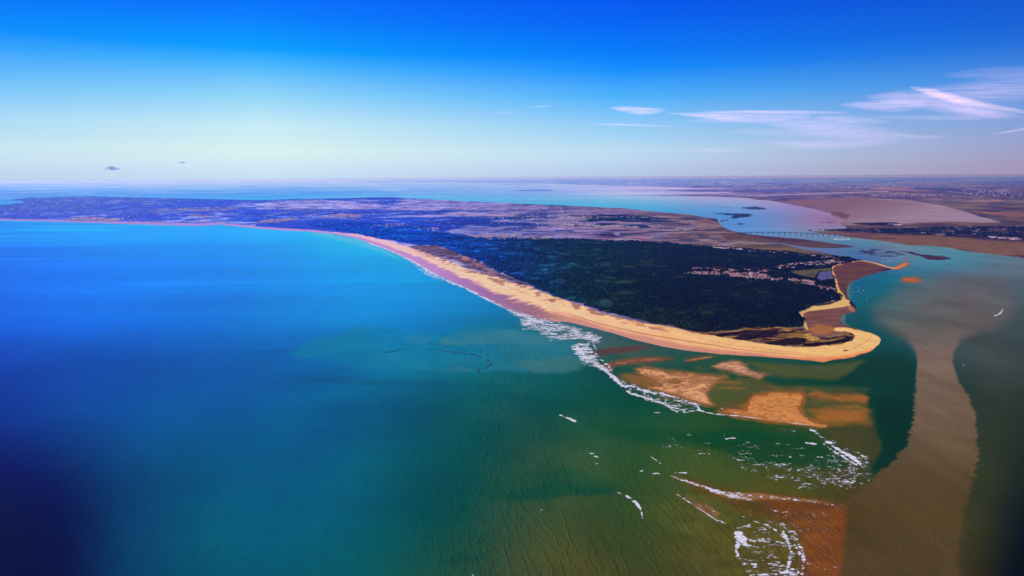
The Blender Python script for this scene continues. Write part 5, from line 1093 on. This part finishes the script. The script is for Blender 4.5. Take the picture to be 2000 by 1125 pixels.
foam('bar_surf', 'white breakers on the outer edge of the sandbanks', [
    ('area', [(1106, 672), (1130, 665), (1154, 668), (1163, 688), (1174, 704), (1194, 722), (1188, 736), (1158, 718), (1136, 714), (1122, 696)], 0, 0.66, 13, 8), ('area', [(1108, 674), (1128, 669), (1142, 678), (1150, 694), (1140, 700), (1124, 690)], 0, 0.84, 16, 9),
    ('line', [(1148, 700), (1172, 716), (1190, 732), (1215, 752), (1232, 760)], 6.0, 0.74, 14, 11), ('line', [(1160, 690), (1180, 708), (1196, 726)], 4.5, 0.6, 12, 9), ('line', [(1157, 664), (1162, 680), (1168, 690)], 2.5, 0.6, 14, 9),
    ('line', [(1180, 722), (1200, 742), (1222, 756)], 2.6, 0.95, 22, 14), ('line', [(1222, 763), (1250, 774), (1262, 778)], 4.2, 0.9, 20, 12), ('line', [(1262, 778), (1290, 786), (1310, 795), (1330, 801)], 5.0, 0.74, 16, 9), ('line', [(1196, 733), (1222, 750), (1252, 762), (1284, 769)], 4.4, 0.72, 14, 8),
    ('line', [(1290, 768), (1320, 776), (1345, 786), (1362, 792), (1366, 800)], 2.8, 0.84, 16, 9), ('line', [(1302, 790), (1318, 800), (1340, 803), (1368, 801)], 6.0, 0.72, 15, 8), ('line', [(1300, 786), (1312, 800), (1322, 804)], 2.5, 0.95, 18, 10),
    ('line', [(1362, 801), (1380, 806), (1400, 810), (1440, 812)], 2.2, 0.86, 30, 14), ('line', [(1400, 808.5), (1440, 812), (1500, 820), (1560, 828), (1612, 833.5)], 1.2, 0.8, 50, 20),
    ('area', [(1196, 730), (1260, 752), (1320, 768), (1368, 786), (1384, 806), (1320, 806), (1262, 782), (1210, 756)], 0, 0.42, 11, 7), ('area', [(1400, 796), (1426, 796), (1430, 802), (1405, 801)], 0, 0.5, 10, 6)])
foam('shoal_breakers', 'scattered white breakers over the brown shoal', [
    ('line', [(1583, 838), (1596, 846), (1612, 860), (1640, 880), (1668, 896), (1680, 908)], 5, 0.82, 14, 10), ('line', [(1574, 865), (1592, 868)], 3.5, 0.82, 14, 8), ('line', [(1608, 868), (1640, 888), (1672, 908)], 4, 0.68, 12, 9),
    ('area', [(1588, 836), (1640, 862), (1706, 890), (1694, 920), (1668, 950), (1630, 962), (1610, 940), (1650, 920), (1660, 900), (1610, 868)], 0, 0.34, 12, 7), ('area', [(1420, 890), (1560, 900), (1680, 935), (1660, 962), (1560, 958), (1450, 920)], 0, 0.27, 12, 6),
    ('area', [(1290, 850), (1460, 838), (1600, 880), (1560, 900), (1400, 900), (1280, 880)], 0, 0.20, 14, 5),
    ('line', [(1313, 930), (1340, 941), (1366, 949)], 3.2, 0.84, 14, 8), ('line', [(1340, 940), (1380, 953), (1420, 966), (1460, 976)], 4.0, 0.70, 9, 6), ('line', [(1450, 966), (1500, 972), (1560, 976), (1640, 990)], 6, 0.42, 9, 6),
    ('line', [(1318, 923), (1340, 924)], 2, 0.85, 14, 8), ('line', [(1274, 925), (1287, 926)], 2, 0.85, 14, 8), ('line', [(1249, 921), (1256, 919)], 1.8, 0.85, 12, 8),
    ('line', [(1322, 966), (1334, 973), (1345, 981)], 1.6, 0.8, 14, 10), ('line', [(1345, 981), (1375, 1000), (1402, 1018)], 1.5, 1.0, 30, 20), ('area', [(1345, 976), (1380, 984), (1410, 1000), (1400, 1008), (1370, 996)], 0, 0.46, 8, 6), ('line', [(1400, 1015), (1418, 1022)], 4, 0.62, 12, 8),
    ('line', [(1206, 962), (1222, 968)], 2.4, 0.9, 14, 10), ('line', [(1222, 968), (1240, 980), (1250, 994), (1254, 1012)], 4.5, 0.86, 12, 12), 
    ('area', [(1428, 1038), (1450, 1034), (1462, 1055), (1478, 1066), (1464, 1074), (1448, 1070), (1452, 1096), (1436, 1092), (1428, 1074), (1434, 1056)], 0, 0.86, 12, 8), ('area', [(1455, 1095), (1480, 1098), (1490, 1112), (1470, 1112)], 0, 0.9, 12, 8), ('area', [(1460, 1116), (1560, 1104), (1570, 1150), (1450, 1150)], 0, 0.6, 12, 8),
    ('area', [(1440, 1020), (1530, 1030), (1560, 1080), (1540, 1130), (1460, 1130), (1430, 1080)], 0, 0.35, 9, 4), ('line', [(1473, 1018), (1500, 1026), (1516, 1036)], 3, 0.85, 12, 8), ('line', [(1500, 1018), (1530, 1030), (1552, 1050), (1564, 1070)], 4, 0.62, 9, 7),
    ('line', [(1528, 1042), (1540, 1060), (1546, 1084), (1538, 1110), (1540, 1140)], 6, 0.78, 10, 8), ('line', [(1545, 1045), (1562, 1080), (1560, 1120)], 6, 0.48, 8, 6), ('area', [(1500, 990), (1540, 996), (1545, 1006), (1510, 1006)], 0, 0.55, 9, 6), ('area', [(1424, 1008), (1460, 1004), (1475, 1010), (1440, 1016)], 0, 0.6, 12, 7),
    ('line', [(1440, 1032), (1466, 1025)], 1.2, 0.95, 20, 10), ('line', [(1462, 1054), (1492, 1053)], 1.6, 0.85, 14, 8)    , ('area', [(1480, 985), (1560, 990), (1640, 1000), (1640, 1125), (1570, 1140), (1560, 1060), (1520, 1020)], 0, 0.19, 4, 3), ('area', [(1600, 880), (1700, 890), (1712, 930), (1680, 960), (1600, 950), (1560, 930), (1450, 910), (1480, 890), (1560, 910)], 0, 0.31, 5, 3.5), ('area', [(1360, 950), (1460, 960), (1500, 975), (1460, 985), (1390, 970)], 0, 0.5, 6, 4),
    ('line', [(1545, 1040), (1566, 1070), (1570, 1110), (1562, 1150)], 7, 0.55, 6, 5), ('line', [(1505, 1015), (1535, 1028), (1556, 1048)], 6, 0.55, 7, 5)], 0.55, 3)
foam('small_whitecaps', 'a few lone whitecaps on the green water', [
    ('line', [(1094, 811), (1108, 817), (1122, 823)], 3.2, 0.85, 16, 9), ('line', [(1152, 886), (1162, 886)], 2, 0.85, 12, 8), ('line', [(1160, 891), (1167, 893)], 1.8, 0.85, 12, 8), ('line', [(1162, 906), (1168, 906)], 1.4, 0.85, 12, 8), ('line', [(1418, 857), (1436, 856)], 2.2, 0.8, 14, 7), ('line', [(1530, 841), (1552, 842)], 2, 0.7, 12, 6), ('line', [(1276, 806), (1288, 806)], 1.4, 0.8, 14, 7), ('line', [(1272, 893), (1282, 900), (1290, 906)], 1.4, 0.75, 10, 8)], 0.4, 5)
foam('boat_wake', 'curved white wake behind a boat in the river mouth', [('line', [(1943, 617), (1950, 615), (1956, 610), (1958, 604)], 2.0, 1.0, 60, 60)], 0.4, 6)
foam('tide_rip', 'thin oval of white water beside the viaduct', [('line', [(1629, 466.5), (1634, 468), (1645, 468.6), (1660, 468)], 0.7, 0.95, 60, 60), ('line', [(1636, 465.2), (1655, 466)], 0.5, 0.7, 60, 60), ('line', [(1629, 466.5), (1634, 467.2)], 1.2, 1, 60, 60), ('line', [(1656, 467), (1661, 468.3)], 1.2, 1, 60, 60)], 0.3, 7)
WEED = mat_plain('sea_weed', (0.004, 0.03, 0.10), 0.6, 0.2, 0.02)
def weed(pts, wid, seed, lab):
    P = np.asarray(pts, float); o = []
    r = np.random.default_rng(seed)
    t = np.linspace(0, len(P) - 1, len(P) * 9)
    x_ = np.interp(t, np.arange(len(P)), P[:, 0]) + r.normal(0, 0.5, len(t)); y_ = np.interp(t, np.arange(len(P)), P[:, 1]) + r.normal(0, 0.3, len(t))
    w_ = wid * 1.7 * (0.35 + 1.3 * r.random(len(t)) ** 2)
    ribbon('floating_weed', np.stack([x_, y_], -1), w_, 0.35, WEED, 'stuff', lab, thick=0.3)
weed([(749, 688.5), (758, 688), (764, 686.5), (772, 685), (782, 683)], 9, 1, 'dark line of floating weed at its left end')
weed([(782, 682.8), (800, 681.5), (815, 680.8)], 4, 2, 'faint dark thread of weed')
weed([(830, 681.6), (842, 683), (855, 684), (870, 686), (886, 688), (894, 689)], 6, 3, 'dark middle stretch of floating weed')
weed([(889, 690), (896, 689.4), (912, 691), (925, 693), (934, 694), (940, 699)], 7, 4, 'dark knotted stretch of floating weed')
weed([(952, 700), (954, 704), (960, 708), (959, 712), (952, 716), (944, 720)], 6, 5, 'hooked end of the floating weed')
weed([(940, 721), (934, 722), (935, 727), (940, 732)], 4, 6, 'short last scrap of floating weed')
weed([(836, 669), (850, 672), (862, 675), (875, 677)], 5, 7, 'thin weed streak above the long line')
weed([(937, 680), (940, 687), (938, 692)], 3, 8, 'thin weed streak running up from the line')

# ------------------------------------------------------------------ clouds
def cloud_mat(name, col_, dens):
    m = bpy.data.materials.new(name); m.use_nodes = True; n = m.node_tree; n.nodes.clear()
    a = N('ShaderNodeAttribute', n); a.attribute_name = 'veil'
    t1 = stretched(n, 0.12, 9000, 1500, 1.0, 6, 0.62, 0.6); t2 = stretched(n, -0.10, 2600, 700, 1.0, 5, 0.6, 0.3)
    tx = mth(n, 'ADD', mth(n, 'MULTIPLY', t1, 0.65), mth(n, 'MULTIPLY', t2, 0.35))
    f = mth(n, 'MULTIPLY', mth(n, 'SUBTRACT', tx, 0.29), 2.7, clamp=True)
    al = mth(n, 'MULTIPLY', mth(n, 'MULTIPLY', a.outputs['Fac'], f), dens, clamp=True)
    df = N('ShaderNodeBsdfDiffuse', n); df.inputs[0].default_value = (*col_, 1)
    tl = N('ShaderNodeBsdfTranslucent', n); tl.inputs[0].default_value = (*col_, 1)
    ad = N('ShaderNodeAddShader', n); L(n, df.outputs[0], ad.inputs[0]); L(n, tl.outputs[0], ad.inputs[1])
    tr = N('ShaderNodeBsdfTransparent', n); mx_ = N('ShaderNodeMixShader', n)
    L(n, al, mx_.inputs[0]); L(n, tr.outputs[0], mx_.inputs[1]); L(n, ad.outputs[0], mx_.inputs[2])
    o = N('ShaderNodeOutputMaterial', n); L(n, mx_.outputs[0], o.inputs[0]); return m
CIR = cloud_mat('cirrus', (0.78, 0.70, 0.80), 1.0)
CALT = 8000.0
def sky_at(x_, y_, alt=CALT):
    d = _ray(x_, y_) @ RW.T; t = (alt - H) / d[..., 2]; return d[..., 0] * t, d[..., 1] * t
def cirrus(label, spines, k_):
    """each streak of ice cloud: a soft-edged band lying level high above the land"""
    VV, QQ, AA, off = [], [], [], 0
    for j, (pts, wd, st_) in enumerate(spines):
        P = np.asarray(pts, float); t = np.linspace(0, len(P) - 1, 60)
        cx_ = np.interp(t, np.arange(len(P)), P[:, 0]); cy_ = np.interp(t, np.arange(len(P)), P[:, 1])
        wdt = np.interp(t, np.linspace(0, len(P) - 1, len(wd)), wd)
        c = np.linspace(-1, 1, 15)
        A_, C_ = np.meshgrid(t, c, indexing='ij')
        X_ = np.repeat(cx_[:, None], 15, 1); Y_ = cy_[:, None] + C_ * wdt[:, None] * 1.2
        x_, y_ = sky_at(X_, Y_, CALT + 60 * j + 500 * k_)
        al = (1 - C_ ** 2) ** 1.3 * (np.sin(np.pi * np.clip(t / t[-1], 0, 1)) ** 0.55)[:, None] * st_
        VV.append(np.stack([x_, y_, np.full(x_.shape, CALT + 60 * j + 500 * k_)], -1).reshape(-1, 3)); AA.append(al.ravel())
        idx = np.arange(60 * 15).reshape(60, 15)
        QQ.append(np.stack([idx[:-1, :-1], idx[1:, :-1], idx[1:, 1:], idx[:-1, 1:]], -1).reshape(-1, 4) + off); off += 900
    me = raw_mesh('cirrus_cloud', np.concatenate(VV), np.concatenate(QQ), [CIR], smooth=True)
    at = me.attributes.new('veil', 'FLOAT', 'POINT'); at.data.foreach_set('value', np.concatenate(AA).astype(np.float32))
    link('cirrus_cloud', me, None, label, 'cloud', 'wisps of high cloud')
cirrus('short bright feather of cloud at the left end of the wisps', [([(1190, 210), (1215, 213), (1250, 217), (1275, 217), (1300, 216)], (1.5, 6, 8, 6, 2), 1.0), ([(1240, 212), (1300, 213)], (2, 2), 0.4)], 0)
cirrus('thin level thread of cloud below the short feather', [([(1150, 243), (1200, 243), (1260, 245), (1325, 247)], (1, 2.2, 2.4, 1), 0.75)], 1)
cirrus('long pink streaky band of cloud over the mainland', [([(1300, 220), (1350, 224), (1420, 228), (1500, 228), (1590, 226)], (1, 4, 9, 10, 5), 1.1), ([(1360, 219), (1450, 218), (1560, 219), (1660, 220)], (1.5, 3, 4, 2), 1.0),
    ([(1480, 236), (1540, 242), (1620, 250), (1700, 262), (1790, 268)], (4, 14, 20, 18, 6), 0.7), ([(1340, 236), (1420, 234), (1500, 240)], (3, 6, 4), 0.45), ([(1590, 228), (1660, 233), (1740, 238)], (3, 8, 4), 0.6), ([(1400, 256), (1500, 258), (1600, 262), (1680, 262)], (3, 8, 10, 4), 0.3)], 2)
cirrus('broad bright plume of cloud high on the right', [([(1640, 204), (1690, 206), (1750, 206), (1810, 204)], (3, 8, 13, 8), 0.9), ([(1690, 190), (1750, 190), (1820, 196), (1880, 212), (1960, 224)], (4, 12, 20, 16, 6), 0.9),
    ([(1775, 170), (1820, 180), (1870, 195), (1930, 207), (2020, 222)], (2, 8, 9, 6, 4), 1.6), ([(1800, 178), (1860, 182), (1930, 178), (2040, 172), (2200, 170)], (8, 18, 24, 20, 12), 0.6), ([(1840, 148), (1920, 144), (2020, 146), (2200, 150)], (4, 12, 16, 8), 0.35),
    ([(1850, 210), (1890, 216), (1940, 222), (1990, 224)], (4, 9, 8, 3), 0.8), ([(1700, 228), (1800, 230), (1900, 230), (2040, 228)], (2, 5, 5, 2), 0.45)], 3)
cirrus('faint pink veil of cloud low over the flats', [([(1480, 276), (1560, 282), (1640, 282), (1760, 278)], (3, 9, 9, 3), 0.55), ([(1350, 292), (1400, 294), (1460, 293)], (1.5, 4, 2), 0.5), ([(1740, 262), (1800, 268), (1850, 266)], (2, 5, 2), 0.4), ([(1420, 282), (1450, 280)], (1, 3), 0.3)], 4)
cirrus('thin slanting wisp at the right edge', [([(1935, 263), (1965, 258), (2010, 250), (2060, 244)], (1, 2.5, 3, 1), 0.7)], 5)
cirrus('two faint threads of cloud farthest left among the wisps', [([(960, 223), (985, 220), (1010, 219)], (1, 2, 1), 0.3), ([(1030, 212), (1055, 208), (1080, 206)], (1, 1.8, 1), 0.4)], 6)
# two small low clouds on the left
cm_, cn_, cb_ = new_mat('cumulus'); cb_.inputs['Base Color'].default_value = (0.95, 0.92, 0.96, 1); cb_.inputs['Alpha'].default_value = 0.42
_tl = N('ShaderNodeBsdfTranslucent', cn_); _tl.inputs[0].default_value = (0.9, 0.88, 0.92, 1); _ms = N('ShaderNodeMixShader', cn_); _ms.inputs[0].default_value = 0.5
_tp = N('ShaderNodeBsdfTransparent', cn_); _m2 = N('ShaderNodeMixShader', cn_); _m2.inputs[0].default_value = 0.4
cb_.inputs['Alpha'].default_value = 1.0; L(cn_, cb_.outputs[0], _ms.inputs[1]); L(cn_, _tl.outputs[0], _ms.inputs[2]); L(cn_, _tp.outputs[0], _m2.inputs[1]); L(cn_, _ms.outputs[0], _m2.inputs[2]); _m2.inputs[0].default_value = 0.22
L(cn_, _m2.outputs[0], cn_.nodes['Material Output'].inputs[0]); cb_.inputs['Roughness'].default_value = 1.0; cb_.inputs['Specular IOR Level'].default_value = 0.0
def cumulus(px_, py_, w, h, dist, lab, seed):
    d = _ray(float(px_), float(py_)) @ RW.T; d = d / np.hypot(d[0], d[1]); c = np.array([0, 0, H]) + d * dist
    mpp = dist / F; bm = bmesh.new(); r = random.Random(seed)
    for i_ in range(26):
        u = r.uniform(-1, 1); hh = (1 - u * u) * 0.8 + 0.15
        s = mpp * h * hh * r.uniform(0.28, 0.5)
        m4 = Matrix.Translation((u * w * mpp * 0.5, r.uniform(-1, 1) * w * mpp * 0.25, r.uniform(0.0, 0.9) * hh * mpp * h * 0.7)) @ Matrix.Diagonal((s * 1.9, s * 1.6, s * 0.8, 1))
        bmesh.ops.create_icosphere(bm, subdivisions=2, radius=1.0, matrix=m4)
    for v_ in bm.verts:
        q = v_.co / (mpp * 2.5); v_.co += Vector((math.sin(q.y * 3 + q.z), math.sin(q.x * 2.7 + 1), math.sin(q.x * 3.1 + q.y * 2))) * mpp * 0.35
    me = bpy.data.meshes.new('cumulus_cloud'); bm.to_mesh(me); bm.free(); me.materials.append(cm_)
    for p in me.polygons: p.use_smooth = True
    link('cumulus_cloud', me, None, lab, 'cloud', None, None, tuple(c))
cumulus(218, 331, 26, 6.5, 70000, 'small grey flat-based cloud low over the far sea', 2)
cumulus(356, 318.5, 13, 3.2, 75000, 'tiny grey cloud above and right of the larger one', 5)
